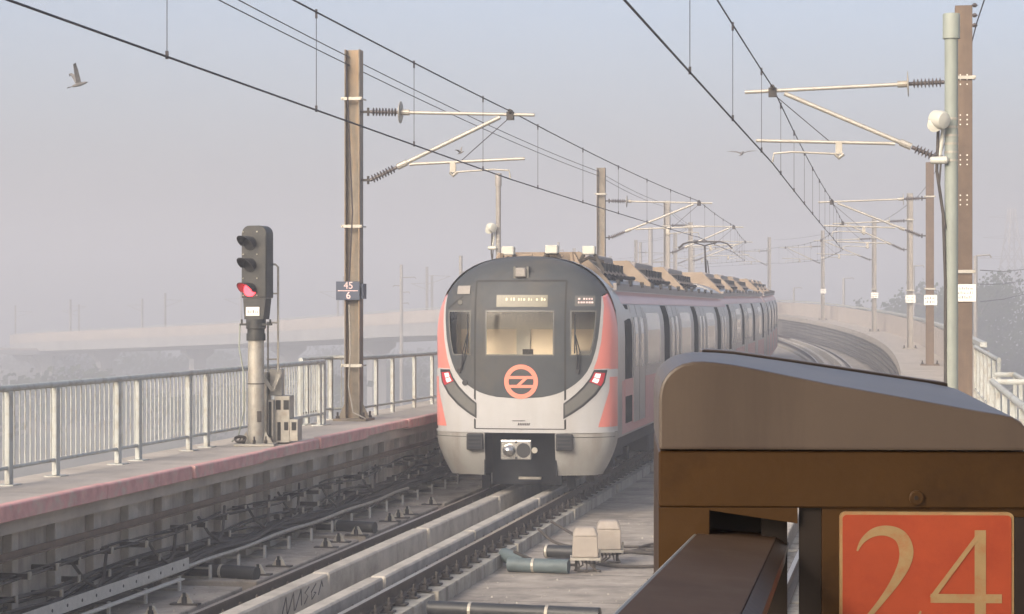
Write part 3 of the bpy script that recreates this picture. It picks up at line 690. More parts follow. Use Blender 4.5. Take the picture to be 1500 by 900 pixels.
# far masts, both sides, along the viaduct's curve
far_pole = None
for i in range(9):
    for sd_, d in (('outer', 7.6), ('inner', -3.2)):
        s_ = 200+i*31+(0 if sd_ == 'outer' else 6)
        if s_ > 440: continue
        x, y, h = TF(s_)
        lab = f'distant mast fading into haze on the {sd_} edge of the left viaduct'
        if far_pole is None:
            far_pole = empty('overhead_mast', TP(s_, d, 1.2), -h)
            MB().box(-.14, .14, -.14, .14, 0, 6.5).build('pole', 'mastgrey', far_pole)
            MB().tube([(0, 0, 5.4), (3.2, 0, 5.3)], .04, 6).build('top_tube', 'tube', far_pole)
            MB().tube([(0, 0, 4.2), (3.0, 0, 5.25)], .04, 6).build('bracket_tube', 'tube', far_pole)
            o = far_pole
        else:
            o = copy_tree(far_pole); o.location = TP(s_, d, 1.2)
        o.rotation_euler = (0, 0, -h+(pi if sd_ == 'outer' else 0))
        tag(o, lab, 'mast', f'distant masts on the {sd_} viaduct edge')

# ------------------------------------------------------------------ overhead wires
def wire_run(track_d, sups, side, label, zmes=6.52, zcon=5.36, d_near=0, s_end=None):
    e = empty('overhead_line', TP(0, track_d, 5), label=label, cat='overhead line')
    def part(mb, nm):
        o = mb.build(nm, 'wire'); o.parent = e; o.matrix_parent_inverse = Matrix.Translation(-e.location)
    cpts = []; mpts = []; drops = []
    for i in range(len(sups)-1):
        (sa, da), (sb, db) = sups[i], sups[i+1]; k = 24; L_ = sb-sa
        for j in range(k):
            t_ = j/k; s_ = sa+L_*t_
            pa, pb = TP(sa, da, 0), TP(sb, db, 0); p = pa.lerp(pb, t_)
            sag = .06*(L_/31)**2*4*t_*(1-t_)
            mz = zmes+ztrack(s_)-sag
            mpts.append((p.x, p.y, mz)); cpts.append((p.x, p.y, zcon+ztrack(s_)))
        nd = max(3, int(L_/5.2))
        for j in range(nd):
            t_ = (j+.5)/nd; pa, pb = TP(sa, da, 0), TP(sb, db, 0); p = pa.lerp(pb, t_); s_ = sa+L_*t_
            sag = .06*(L_/31)**2*4*t_*(1-t_)
            drops.append(((p.x, p.y, zmes+ztrack(s_)-sag), (p.x, p.y, zcon+ztrack(s_))))
    part(MB().tube(cpts, .0105, 6), 'contact_wire'); part(MB().tube(mpts, .0105, 6), 'messenger_wire')
    for a, b_ in drops:
        a = Vector(a); b_ = Vector(b_)
        q = MB().tube([a, b_], .004, 5); q.box(a.x-.012, a.x+.012, a.y-.02, a.y+.02, a.z-.07, a.z+.03); q.box(b_.x-.012, b_.x+.012, b_.y-.02, b_.y+.02, b_.z-.02, b_.z+.05)
        part(q, 'dropper')
def sup(lst, sgn, td, flip):
    out = []
    for i, (s_, d) in enumerate(lst):
        if sgn > 0: out.append((s_, -.2+(.25 if i % 2 else 0)))
        else: out.append((s_, D2+.1-(.2 if i % 2 else 0)))
    return out
supL = [(-45, .1), (-13.5, .15)]+sup(LM, 1, 0, 0)+[(206, 0), (237, 0)]
supR = [(-45, D2), (-16.5, D2+.1)]+sup(RM, -1, D2, 0)+[(196, D2), (228, D2)]
wire_run(0, supL, 'left', 'contact and messenger wires with droppers over the train')
wire_run(D2, supR, 'right', 'contact and messenger wires with droppers over the empty right track')
for j, (dx, dz) in enumerate([(-.10, 7.50), (-.10, 7.36)]):
    pts = []
    sp = [(-14, -1.45)]+LM
    for i in range(len(sp)-1):
        (sa, da), (sb, db) = sp[i], sp[i+1]
        for k in range(20):
            t_ = k/20; pa, pb = TP(sa, da+dx+.02, dz), TP(sb, db+dx+.02, dz); p = pa.lerp(pb, t_); p.z -= .10*4*t_*(1-t_); pts.append(p)
    tag(MB().tube(pts, .009, 6).build('feeder_wire', 'wire'), f'{"upper" if j == 0 else "lower"} of two feeder wires along the left mast tops', 'wire')
pts = []
sp = [(-16, 7.75)]+[(a, b_+.2) for a, b_ in RM]
for i in range(len(sp)-1):
    (sa, da), (sb, db) = sp[i], sp[i+1]
    for k in range(20):
        t_ = k/20; p = TP(sa, da, 7.45).lerp(TP(sb, db, 7.45), t_); p.z -= .1*4*t_*(1-t_); pts.append(p)
tag(MB().tube(pts, .010, 6).build('feeder_wire', 'wire'), 'single feeder wire leaving the top of the brown mast on the right', 'wire')

# ------------------------------------------------------------------ grey-green pole with floodlight drums (right), and its twin behind the train
def lamp_pole(p, hgt, r, label, m='greenpole', big=True):
    e = empty('camera_pole', p, 0, label, 'pole')
    MB().lathe([(r, 0), (r, hgt-.3)], (0, 0, 0), n=20).build('shaft', m, e, smooth=True)
    MB().lathe([(r*1.28, 0), (r*1.28, .33), (r*1.2, .345)], (0, 0, hgt-.33), n=20).build('cap', m, e, smooth=True)
    for i in range(6):
        MB().lathe([(r*1.06, 0), (r*1.06, .03)], (0, 0, hgt-1.45-i*.115), n=16).build('strap', 'galv', e)
    zc = hgt-1.45
    MB().lathe([(.04, -.01), (.125, 0), (.13, .14), (.11, .19), (.03, .21)], (-r-.16, -.12, zc), (.5, -.75, -.15), 16).build('drum', 'cream', e, smooth=True)
    MB().lathe([(.03, -.01), (.10, 0), (.10, .07), (.03, .085)], (-r-.17, -.16, zc-.08), (-.2, -1, -.1), 16).build('lens_cap', 'cream', e, smooth=True)
    MB().lathe([(.05, 0), (.055, .22), (.03, .24)], (-r-.20, -.05, zc-.56), (1, -.3, 0), 12).build('camera_barrel', 'cream', e, smooth=True)
    MB().tube([(-r-.12, -.05, zc), (-r-.03, -.05, zc-.15), (-r-.08, -.05, zc-.5)], .03, 8).build('bracket', 'cream', e, smooth=True)
    MB().tube([(-r-.10, -.06, zc-.15), (-r-.12, -.06, zc-.7), (-r-.03, -.05, zc-1.3), (-r+.0, -.05, zc-2.2), (-r-.0, -.05, .3)], .022, 8).build('cable', 'cable', e, smooth=True)
    MB().tube([(-r-.06, -.08, zc-.5), (-r-.09, -.08, zc-.9), (-r-.0, -.07, zc-1.5)], .014, 8).build('cable', 'cable', e, smooth=True)
    return e
p = PT(1393.5, 0, 30.5); lamp_pole((p.x, p.y, 1.30), PT(0, 22, 30.5).z-1.30, .092, 'grey green round pole with cream camera drums beside the brown mast')
p = PT(730, 0, 60); lamp_pole((p.x, p.y, -1), PT(0, 255, 60).z+1, .07, 'slim distant pole with white lamp drums rising behind the train cab', 'mastgrey')

# ------------------------------------------------------------------ the signal
sg_s = s_at(375, -2.55); p = TP(sg_s, -2.55, 1.22); sgh = TF(sg_s)[2]
sig = empty('railway_signal', p, 0, 'railway signal on a pale post showing one red light by the left walkway', 'signal')
ZS = lambda py: H-(py-CY)/F*p.y-p.z
XS = lambda px: (px-375)/F*p.y
MB().lathe([(.118, 0), (.113, ZS(470)-.30), (.113, ZS(470)-.28)], n=20).build('post', 'galv', sig, smooth=True)
MB().lathe([(.121, 0), (.121, .015)], (0, 0, ZS(563)), n=20).build('seam_ring', 'iron', sig)
MB().lathe([(.135, 0), (.135, .1), (.122, .1), (.122, .16), (.14, .17), (.14, .30)], (0, 0, ZS(470)-.28), n=16).build('collar', 'signal', sig, smooth=True)
mb = MB(); mb.box(-.28, .28, -.28, .28, 0, .035)
o = mb.build('base_plate', 'galv', sig, bevel=.006)
for k in range(8):
    MB().lathe([(.025, 0), (.025, .05), (.012, .05), (.012, .1)], (.22*cos(k*pi/4), .22*sin(k*pi/4), .035), n=6).build('anchor_bolt', 'iron', sig)
for sx, sy in ((-.5, -.5), (.5, -.5)): MB().prism([(.145*sx/.5*.7, .035), (.24*sx/.5, .035), (.145*sx/.5*.9, .2)], -.03, -.015).build('gusset', 'galv', sig)
hb, ht = ZS(437), ZS(331); hw = .195
prof = []
for k in range(7): a = pi/2*k/6; prof.append((hw-.12+.12*sin(a) if True else 0, ht-.12+.12*cos(a)))
poly = [(-x, z) for x, z in prof[::-1]][::1]
poly = [(-hw, hb)]+[(-x, z) for x, z in prof[::-1]]+[(x, z) for x, z in prof]+[(hw, hb)]
rot = Matrix.Rotation(radians(-20), 4, 'Z')
hd_ = MB().prism(poly, -.06, .16).build('signal_head', 'signal', sig, bevel=.008); hd_.rotation_euler = (0, 0, radians(-20)); hd_.location = (0, -.02, 0)
MB().box(.085, .187, -.075, -.062, hb+.03, ht-.13).build('door', 'signal', hd_)
MB().prism([(-.155, ZS(468)), (.14, ZS(468)), (.175, hb-.002), (-.175, hb-.002)], -.05, .14).build('lower_case', 'signal', hd_)
for zz, lit in ((ZS(357), 0), (ZS(389), 0), (ZS(425), 1)):
    q = MB(); n_ = 16
    for k in range(n_+1):
        pass
    vs = []; fs = []
    for k in range(n_+1):
        a = -radians(20)+radians(220)*k/n_
        x, z = .10*cos(a), .10*sin(a); L_ = .30 if 0 <= a <= pi else .30-.25*abs(sin(a))
        L_ = .10+.22*max(0, (sin(a)+.35)/1.35)
        for rr in (1.0, .93):
            vs += [(x*rr-.06, -.062, zz+z*rr), (x*rr-.06, -.062-L_, zz+z*rr)]
    for k in range(n_):
        b0 = k*4; b1 = b0+4
        fs += [(b0, b1, b1+1, b0+1), (b0+2, b0+3, b1+3, b1+2), (b0+1, b1+1, b1+3, b0+3), (b0, b0+2, b1+2, b1)]
    q.add(vs, fs); hood = q.build('hood', 'black', hd_, smooth=True)
    MB().lathe([(.092, 0), (.092, .02), (.05, .035), (.01, .04)], (-.06, -.060, zz), (0, -1, 0), 18).build('lens', 'redlit' if lit else 'black', hood, smooth=True)
for zz in (ZS(340), ZS(373), ZS(408), ZS(433)):
    for xx in (-.165, .05): MB().lathe([(.012, 0), (.010, .012)], (xx, -.062, zz), (0, -1, 0), 8).build('screw', 'galv', hd_)
o = MB().box(-.125, .085, -.064, -.0525, ZS(463), ZS(450)).build('name_plate', 'plate', hd_, bevel=.003)
mb = MB(); worn_lines(mb, -.095, .06, ZS(460.5), ZS(453), -.0645, 1, 3); mb.build('worn_writing', 'ink', o)
mb = MB(); mb.tube([(-.2, 0, ZS(474)), (-.2, 0, ZS(468))], .015, 6); mb.tube([(.2, 0, ZS(474)), (.2, 0, ZS(468))], .015, 6); mb.box(-.22, .22, -.1, .1, ZS(477), ZS(474)); mb.build('mounting_frame', 'signal', sig)
q = MB(); xl, xr = XS(390), XS(405); yb = .22
q.tube([(xl, yb, ZS(472)), (xl, yb, ZS(545))], .014, 8); q.tube([(XS(392), yb-.06, ZS(387)), (XS(401), yb, ZS(387)), (xr, yb, ZS(391)), (xr, yb, ZS(545))], .016, 8)
for py in (430, 473, 527): q.tube([(XS(388) if py > 440 else XS(396), yb, ZS(py)), (xr, yb, ZS(py))], .013, 6)
q.build('access_ladder', 'galv', sig, smooth=True)
MB().tube([(-.22, -.05, ZS(475)), (-.23, -.05, ZS(510)), (-.17, -.05, ZS(545)), (-.16, -.03, ZS(600)), (-.25, .0, ZS(640)), (-.35, .1, .05)], .012, 6).build('cable', 'greenpole', sig, smooth=True)
for k in range(2):
    MB().tube([(-.20+.07*cos(a)*(1+.15*k), -.15+.05*sin(a)-.03*k, .085+.035*sin(a)+.02*k) for a in [j_*pi/8 for j_ in range(17)]], .012, 6).build('cable', 'cable', sig, smooth=True)
MB().box(.03, .09, -.119, -.108, ZS(618), ZS(602)).build('stencil_mark', 'iron', sig)
# stepped access stair behind the signal post
pq = TP(sg_s+.4, -2.55, 1.22); stp = empty('access_steps', pq, -.05, 'grey stepped metal stair standing right beside the signal post', 'steps')
sp_ = lambda px, py: ((px-CX)/F*pq.y-pq.x, H-(py-CY)/F*pq.y-pq.z)
def sbox(x0, x1, y0, y1, a, b_, nm, m_='galv', bev=.006):
    X0, Z1 = sp_(x0, y0); X1, Z0 = sp_(x1, y1); MB().box(X0, X1, a, b_, max(Z0, 0.0), Z1).build(nm, m_, stp, bevel=bev)
sbox(384, 392, 545, 650, -.05, .3, 'side_plate'); sbox(396, 404, 585, 648, -.2, -.1, 'upright'); sbox(404, 426, 580, 648, -.1, .32, 'lower_tread_box'); sbox(426, 438, 614, 646, -.1, .32, 'bottom_tread_box')
sbox(394, 412, 541, 580, .05, .3, 'upper_panel')
X0, Z0 = sp_(385, 548); X1, Z1 = sp_(401, 572); MB().bar((X0, -.1, Z0), (X1, -.1, Z1), .05, .05).build('brace', 'galv', stp)
X0, Z0 = sp_(411, 548); MB().bar((X0, -.1, Z0), (X1, -.1, Z1), .05, .05).build('brace', 'galv', stp)
for x0, x1, y0, y1 in ((406, 413, 586, 600), (417, 425, 586, 600), (408, 413, 618, 645), (418, 424, 618, 630), (429, 436, 618, 630), (397, 401, 588, 640)):
    X0, Z1 = sp_(x0, y0); X1, Z0 = sp_(x1, y1); ya = -.2035 if x0 == 397 else -.1035
    MB().box(X0, X1, ya, ya+.002, Z0, Z1).build('slot', 'seam', stp)

# ------------------------------------------------------------------ the train
NS = 17.4                                             # chainage of the nose
WB, ZA_, TOP, PP = 1.565, 2.6, 4.05, 2.4; LN = .80
def wl(z): return WB if z > 1.0 else WB-.27*((1.0-z)/.67)**1.6
def wz(z):
    if z <= ZA_: return wl(z)
    t_ = min(1, (z-ZA_)/(TOP-ZA_)); return WB*max(0, 1-t_**PP)**(1/PP)
def surf(x, z):
    t_ = max(0, (z-ZA_)/(TOP-ZA_)); rp = (abs(x)/wl(z))**PP+t_**PP; r = min(1, rp)**(1/PP)
    low = .22*max(0, (1.0-z)/.67)**2*(1-r**6)
    return LN*(1-max(0, 1-r**2.5)**(1/2.5))*1.0+low*.8
def interp(tab, z):
    if z <= tab[0][0]: return tab[0][1]
    for (a, x), (b_, y) in zip(tab, tab[1:]):
        if z <= b_:
            t_ = (z-a)/(b_-a); return x+(y-x)*t_
    return tab[-1][1]
mk = [(1.64, 0), (1.645, .18), (1.66, .36), (1.69, .52), (1.73, .66), (1.80, .81), (1.88, .93), (1.98, 1.04), (2.1, 1.13), (2.25, 1.20), (2.45, 1.26), (2.7, 1.305), (3.0, 1.33), (3.2, 1.335), (3.42, 1.325)]
def mz_(z): return min(interp(mk, z), wz(z)) if z < 3.40 else wz(z)
bk = [(2.13, 1.225), (2.3, 1.285), (2.6, 1.345), (2.9, 1.37), (3.2, 1.375), (3.42, 1.33)]
def bz_(z): return min(interp(bk, z), wz(z)) if z < 3.40 else wz(z)
train = empty('metro_train', TP(NS, .06, 0), -TF(NS)[2], 'white, pink and dark fronted metro train coming along the left track', 'train')
def strips(mb, z0, z1, xl, xr, nx, nz, off=0.0):
    vs = []; fs = []
    for j in range(nz+1):
        z = z0+(z1-z0)*j/nz; a, b_ = xl(z), xr(z)
        for i in range(nx+1):
            x = a+(b_-a)*i/nx; vs.append((x, surf(x, z)-off, z))
    for j in range(nz):
        for i in range(nx):
            q = j*(nx+1)+i; fs.append((q, q+1, q+nx+2, q+nx+1))
    mb.add(vs, fs)
def both(mb, z0, z1, xl, xr, nx, nz, off=0.0):
    strips(mb, z0, z1, xl, xr, nx, nz, off); strips(mb, z0, z1, lambda z: -xr(z), lambda z: -xl(z), nx, nz, off)
K = lambda v: (lambda z: v)
WZ0, WZ1 = 2.36, 3.12
CWX, SW0, SW1 = .585, .85, lambda z: min(mz_(z)-.06, 1.27)
mb = MB()                                             # dark mask with three window openings
strips(mb, 1.64, 2.0, lambda z: -mz_(z), mz_, 30, 14); strips(mb, 2.0, WZ0, lambda z: -mz_(z), mz_, 30, 6)
strips(mb, WZ0, WZ1, K(CWX), K(SW0), 6, 10); strips(mb, WZ0, WZ1, K(-SW0), K(-CWX), 6, 10)
both(mb, WZ0, WZ1, lambda z: SW1(z), mz_, 3, 10)
strips(mb, WZ1, 3.42, lambda z: -mz_(z), mz_, 36, 8); strips(mb, 3.42, TOP-.001, lambda z: -wz(z), wz, 40, 24)
mb.build('front_mask', 'mask', train, smooth=True)
wb = MB(); 
both(wb, 1.64, 2.13, mz_, K(WB), 14, 14); both(wb, 2.13, 3.41, mz_, bz_, 4, 24); strips(wb, 1.07, 1.64, lambda z: -WB, K(WB), 40, 8)
front = wb.build('white_front', 'white', train, smooth=True)
for sg in (-1, 1):
    ck = MB(); strips(ck, 2.13, 3.41, (lambda z: bz_(z)) if sg > 0 else (lambda z: -wz(z)), (lambda z: wz(z)) if sg > 0 else (lambda z: -bz_(z)), 5, 24); ck.build('pink_cheek', 'pink', train, smooth=True)
for sg in (-1, 1):
    fa = lambda lo, hi: ((lo, hi) if sg > 0 else ((lambda z: -hi(z)), (lambda z: -lo(z))))
    sk = MB(); a_, b_ = fa(K(.60), wl); strips(sk, .34, 1.065, a_, b_, 18, 12); sko = sk.build('front_skirt', 'skirt', train, smooth=True)
    q = MB(); a_, b_ = fa(K(.9), lambda z: wl(z)*.985); strips(q, .985, .995, a_, b_, 12, 1, .003); q.build('skirt_seam', 'seam', sko)
    pf = MB(); a_, b_ = fa(lambda z: 1.30+.17*min(1, (z-1.16)/.62), K(WB-.0005)); strips(pf, 1.16, 2.0, a_, b_, 5, 10, .004); pf.build('pink_flash', 'pink', front, smooth=True)
q = MB()
for z0, z1 in ((1.065, 1.10),): strips(q, z0, z1, lambda z: -WB*.985, K(WB*.985), 40, 2, .02)
q.build('bumper_lip', 'white', front, smooth=True)
# seams of the emergency door
def seam(pts, wdt, off=.003, name='door_seam', par=None):
    mb = MB()
    for (x0, z0), (x1, z1) in zip(pts, pts[1:]):
        k = max(2, int((abs(x1-x0)+abs(z1-z0))/.05)); vs = []; fs = []
        L_ = sqrt((x1-x0)**2+(z1-z0)**2); nx, nz = -(z1-z0)/L_*wdt/2, (x1-x0)/L_*wdt/2
        for i in range(k+1):
            t_ = i/k; x, z = x0+(x1-x0)*t_, z0+(z1-z0)*t_
            for sg in (-1, 1): X, Z = x+sg*nx, z+sg*nz; vs.append((X, surf(X, Z)-off, Z))
        fs = [(2*i, 2*i+1, 2*i+3, 2*i+2) for i in range(k)]
        mb.add(vs, fs)
    return mb.build(name, 'seam', par or train)
seam([(-.77, 1.13), (-.77, 3.62)], .032); seam([(.77, 1.13), (.77, 3.62)], .032); seam([(-.77, 3.62), (.77, 3.62)], .032)
seam([(-.77, 1.13), (.77, 1.13)], .016)
def patch(fn, nu, nv, off, name, m, par, thick=0.012):
    vs = []; fs = []
    for o_2 in (off, off-thick):
        for j in range(nv+1):
            for i in range(nu+1):
                x, z = fn(i/nu, j/nv); vs.append((x, surf(x, z)-o_2, z))
    n1 = (nu+1)*(nv+1)
    for j in range(nv):
        for i in range(nu):
            a = j*(nu+1)+i; fs += [(a, a+1, a+nu+2, a+nu+1), (n1+a, n1+a+nu+1, n1+a+nu+2, n1+a+1)]
    for i in range(nu):
        a = i; b_ = nv*(nu+1)+i; fs += [(a, n1+a, n1+a+1, a+1), (b_, b_+1, n1+b_+1, n1+b_)]
    for j in range(nv):
        a = j*(nu+1); b_ = a+nu; fs += [(a, a+nu+1, n1+a+nu+1, n1+a), (b_, n1+b_, n1+b_+nu+1, b_+nu+1)]
    return MB().add(vs, fs).build(name, m, par, smooth=True)
rect = lambda x0, x1, z0, z1: (lambda u, v: (x0+(x1-x0)*u, z0+(z1-z0)*v))
# window frames and panes
def window(x0f, x1f, z0, z1, nm='windscreen'):
    f_ = MB(); bw = .022
    for a, b_, c_, d_ in ((lambda z: x0f(z), lambda z: x1f(z), z0, z0+bw), (lambda z: x0f(z), lambda z: x1f(z), z1-bw, z1), (lambda z: x0f(z), lambda z: x0f(z)+bw, z0+bw, z1-bw), (lambda z: x1f(z)-bw, lambda z: x1f(z), z0+bw, z1-bw)):
        strips(f_, c_, d_, a, b_, 10, 8, .004)
    o = f_.build(nm, 'greylens', train, smooth=True)
    p_ = MB(); strips(p_, z0+.005, z1-.005, lambda z: x0f(z)+.005, lambda z: x1f(z)-.005, 10, 8, -.012); p_.build('pane', 'glass', o, smooth=True)
    return o
window(K(-CWX), K(CWX), WZ0, WZ1); window(K(SW0), SW1, WZ0, WZ1); window(lambda z: -SW1(z), K(-SW0), WZ0, WZ1)
# cab interior behind the glass
ci = MB(); ci.box(-1.2, 1.2, 1.02, 1.06, 1.7, 3.45); cab = ci.build('cab_back_wall', 'cabin', train)
MB().box(-1.22, 1.22, .6, 1.02, 3.20, 3.24).build('cab_ceiling', 'cabgrey', cab); MB().box(-1.22, 1.22, .99, 1.018, 2.80, 3.19).build('cab_wall_shade', 'cabgrey', cab)  # grey header: shade on the upper back wall put into colour
MB().box(-1.22, -1.20, .7, 1.02, 1.7, 3.2).build('cab_side', 'cabgrey', cab); MB().box(1.20, 1.22, .7, 1.02, 1.7, 3.2).build('cab_side', 'cabgrey', cab)
MB().box(-.22, .02, .98, 1.018, 1.8, 2.80).build('cab_door', 'cabgrey', cab)
MB().box(-1.15, 1.15, .55, .9, 2.05, 2.30).build('control_desk', 'under', cab); MB().box(-.05, .12, .6, .7, 2.30, 2.46).build('desk_monitor', 'black', cab); MB().box(.9, 1.1, .72, .8, 2.30, 2.44).build('desk_paper', 'plate', cab)
# displays
d1 = patch(rect(-.40, .47, 3.18, 3.38), 10, 3, .006, 'destination_display', 'display', train)
mb = MB(); rr = random.Random(5)
for i in range(16):
    x = -.24+i*.043; 
    if rr.random() < .75: strips(mb, 3.285, 3.315+rr.uniform(0, .02), K(x), K(x+rr.uniform(.012, .03)), 1, 1, .0085)
mb.build('led_row', 'led', d1)
d2 = patch(rect(.92, 1.24, 3.19, 3.37), 6, 3, .006, 'route_display', 'greylens', train)
mb = MB()
for r_ in range(2):
    for i in range(6):
        x = .97+i*.042
        if rr.random() < .85: strips(mb, 3.30-r_*.06, 3.33-r_*.06, K(x), K(x+rr.uniform(.02, .036)), 1, 1, .0085)
mb.build('led_row', 'pinkink', d2)
# emblem: ring, two bars and a slanted link
emx, emz, er = 0.03, 1.925, .288
em = MB(); nn = 48; vs = []; fs = []
for k in range(nn):
    a = 2*pi*k/nn
    for r_ in (er, er-.075):
        X, Z = emx+r_*cos(a), emz+r_*sin(a); vs += [(X, surf(X, Z)-.009, Z), (X, surf(X, Z)+.005, Z)]
for k in range(nn):
    a = k*4; b_ = ((k+1) % nn)*4; fs += [(a, b_, b_+2, a+2), (a, a+1, b_+1, b_), (a+2, b_+2, b_+3, a+3)]
em.add(vs, fs)
strips(em, emz+.045, emz+.095, K(emx-.235), K(emx+.235), 8, 2, .009); strips(em, emz-.105, emz-.055, K(emx-.235), K(emx+.235), 8, 2, .009)
strips(em, emz-.055, emz+.045, lambda z: emx-.075+(z-emz+.055)*1.1, lambda z: emx-.005+(z-emz+.055)*1.1, 2, 4, .009)
em.build('emblem', 'emblem', train, smooth=False)
# small mark on the white panel
mk_ = MB(); strips(mk_, 1.26, 1.273, K(-.12), K(.05), 4, 1, .004); strips(mk_, 1.262, 1.275, K(.02), K(.10), 4, 1, .004)
for i in range(7): strips(mk_, 1.19, 1.23, lambda z, i=i: -.03+i*.03+(z-1.19)*.3, lambda z, i=i: -.01+i*.03+(z-1.19)*.3, 1, 1, .004)
mk_.build('maker_mark', 'ink', front)
# headlights
inn = [(2.12, 1.235), (1.98, 1.165), (1.84, 1.06), (1.72, .94), (1.62, .82), (1.56, .74)]
outc = [(2.12, 1.44), (1.90, 1.40), (1.70, 1.27), (1.52, 1.08), (1.38, .88), (1.30, .74)]
def curve_pt(tab, t_):
    u = t_*(len(tab)-1); i = min(len(tab)-2, int(u)); f_ = u-i
    return (tab[i][1]+(tab[i+1][1]-tab[i][1])*f_, tab[i][0]+(tab[i+1][0]-tab[i][0])*f_)
for sg in (-1, 1):
    def hl(u, v, a=0, b_=1, c_=0, d_=1):
        v2 = c_+(d_-c_)*v; u2 = a+(b_-a)*u
        x0, z0 = curve_pt(inn, v2); x1, z1 = curve_pt(outc, v2)
        return (sg*(x0+(x1-x0)*u2), z0+(z1-z0)*u2)
    rim = patch(lambda u, v: hl(u, v, -.14, 1.10, -.02, 1.03), 6, 20, .004, 'headlight', 'white', train)
    patch(lambda u, v: hl(u, v, 0, 1), 6, 20, .008, 'dark_bezel', 'black', rim)
    patch(lambda u, v: hl(u, v, .14, .84, .27, .95), 5, 16, .012, 'lens_cover', 'greylens', rim)
    patch(lambda u, v: hl(u, v, .12, .9, .05, .26), 5, 6, .0115, 'tail_lamp', 'redlens', rim)
    patch(lambda u, v: hl(u, v, .25, .62, .07, .15), 3, 3, .016, 'lamp', 'lamp', rim); patch(lambda u, v: hl(u, v, .25, .62, .165, .24), 3, 3, .016, 'lamp', 'lamp', rim)
# front step pads, coupler in its dark recess
for sg in (-1, 1):
    x0, x1 = sorted((sg*.62, sg*.90)); pd = MB().box(x0, x1, surf(.76, .9)-.09, surf(.76, .9)+.1, .77, 1.05).build('step_pad', 'black', train, bevel=.015)
    for k in range(4): MB().box(x0+.03, x1-.03, surf(.76, .9)-.105, surf(.76, .9)-.091, .80+k*.063, .835+k*.063).build('ridge', 'under', pd)
rec = MB(); rec.box(-.60, .60, .75, .80, .14, 1.06); rec.box(-.62, -.60, .1, .8, .34, 1.06); rec.box(.60, .62, .1, .8, .34, 1.06); rec.box(-.6, .6, .12, .8, 1.03, 1.06)
rec.build('coupler_recess', 'under', train)
cp = MB().box(-.27, .25, -.28, -.16, .63, .96).build('coupler', 'chrome', train, bevel=.02, seg=2)
MB().lathe([(.11, 0), (.105, .05), (.085, .12), (.05, .16), (.005, .175)], (-.12, -.28, .79), (0, -1, 0), 18).build('coupler_cone', 'chrome', cp, smooth=True)
MB().lathe([(.12, 0), (.12, .012)], (.12, -.28, .79), (0, -1, 0), 18).build('coupler_cup', 'black', cp)
MB().lathe([(.05, 0), (.05, .03)], (.30, -.22, .79), (0, -1, 0), 12).build('coupler_hose', 'galv', cp)
for zz in (.665, .93): MB().lathe([(.022, 0), (.022, .02)], (0, -.28, zz), (0, -1, 0), 8).build('bolt', 'black', cp)
MB().tube([(0, -.16, .79), (0, .75, .79)], .09, 12).build('coupler_shank', 'under', cp)
MB().box(-.1, .28, .5, .6, .25, .29).build('cow_catcher_bar', 'galv', train)
for sg in (-1, 1):
    MB().box(sg*.74-.07, sg*.74+.07, .9, 1.0, .06, .35).build('rail_guard', 'under', train)
# wipers, camera and small lamps on the mask
for sg in (-1, 1):
    bx = .86 if sg > 0 else -1.02; tx_ = .97 if sg > 0 else -.93
    wp = MB()
    def sp3(x, z, o_2): return (x, surf(x, z)-o_2, z)
    wp.tube([sp3(bx+.1*sg*(1 if sg > 0 else .0), 2.12, .03), sp3(tx_-.0, 2.42, .05), sp3(tx_-.03*sg, 2.72, .045)], .012, 6)
    wp.tube([sp3(bx+.14*sg*(1 if sg > 0 else .0), 2.12, .03), sp3(tx_+.05*sg, 2.42, .05), sp3(tx_-.03*sg, 2.72, .045)], .009, 6)
    wp.tube([sp3(tx_-.04*sg, 2.40, .04), sp3(tx_-.035*sg, 3.06, .04)], .013, 6)
    wp.lathe([(.035, 0), (.03, .05)], sp3(bx+.12*sg*(1 if sg > 0 else .3), 2.10, .0), (0, -1, 0), 10)
    wp.build('wiper', 'black', train)
MB().lathe([(.05, 0), (.045, .03)], sp3(-.95, 1.90, 0), (0, -1, 0), 12).build('coupler_socket', 'black', train)
MB().lathe([(.05, 0), (.04, .03)], sp3(-1.05, 3.26, 0), (0, -1, 0), 12).build('marker_lamp', 'greylens', train)
fc = MB().box(-.09, .09, surf(0, 3.75)-.12, surf(0, 3.75)+.1, 3.68, 3.84).build('front_camera', 'mastgrey', train, bevel=.02)
for sx in (-1, 1): MB().box(sx*.11-.02, sx*.11+.02, surf(0, 3.75)-.06, surf(0, 3.75)+.1, 3.66, 3.86).build('camera_mount', 'greylens', fc)
patch(rect(-1.12, -.88, 3.40, 3.54), 4, 4, .02, 'side_camera', 'mastgrey', train)
seam([(-1.28, 3.15), (-1.2, 3.22), (-1.0, 3.36)], .03, .005, 'mirror_arm')
# ---- car bodies
def ring(z0=.95, top=3.86):
    pts = []
    for k in range(12): z = z0+(ZA_-z0)*k/11; pts.append((wz(z), z))
    for k in range(1, 13):
        a = pi/2*k/12; t_ = sin(a)
        x = WB*max(0, cos(a))**(2/2.6); z = ZA_+(top-ZA_)*t_**(2/2.6) if True else 0
        pts.append((x, z))
    return pts+[(-x, z) for x, z in pts[-2::-1]]
def loft(mb, secs):
    n_ = len(secs[0][1]); vs = []; fs = []
    for y, r in secs: vs += [(x, y, z) for x, z in r]
    for i in range(len(secs)-1):
        for k in range(n_-1): fs.append((i*n_+k, i*n_+k+1, (i+1)*n_+k+1, (i+1)*n_+k))
    mb.add(vs, fs)
def side_x(z): return wz(z) if z <= ZA_ else None
def ring_x(z, top=3.86):
    if z <= ZA_: return wz(z)
    t_ = (z-ZA_)/(top-ZA_); return WB*max(0, 1-t_**2.6)**(1/2.6)
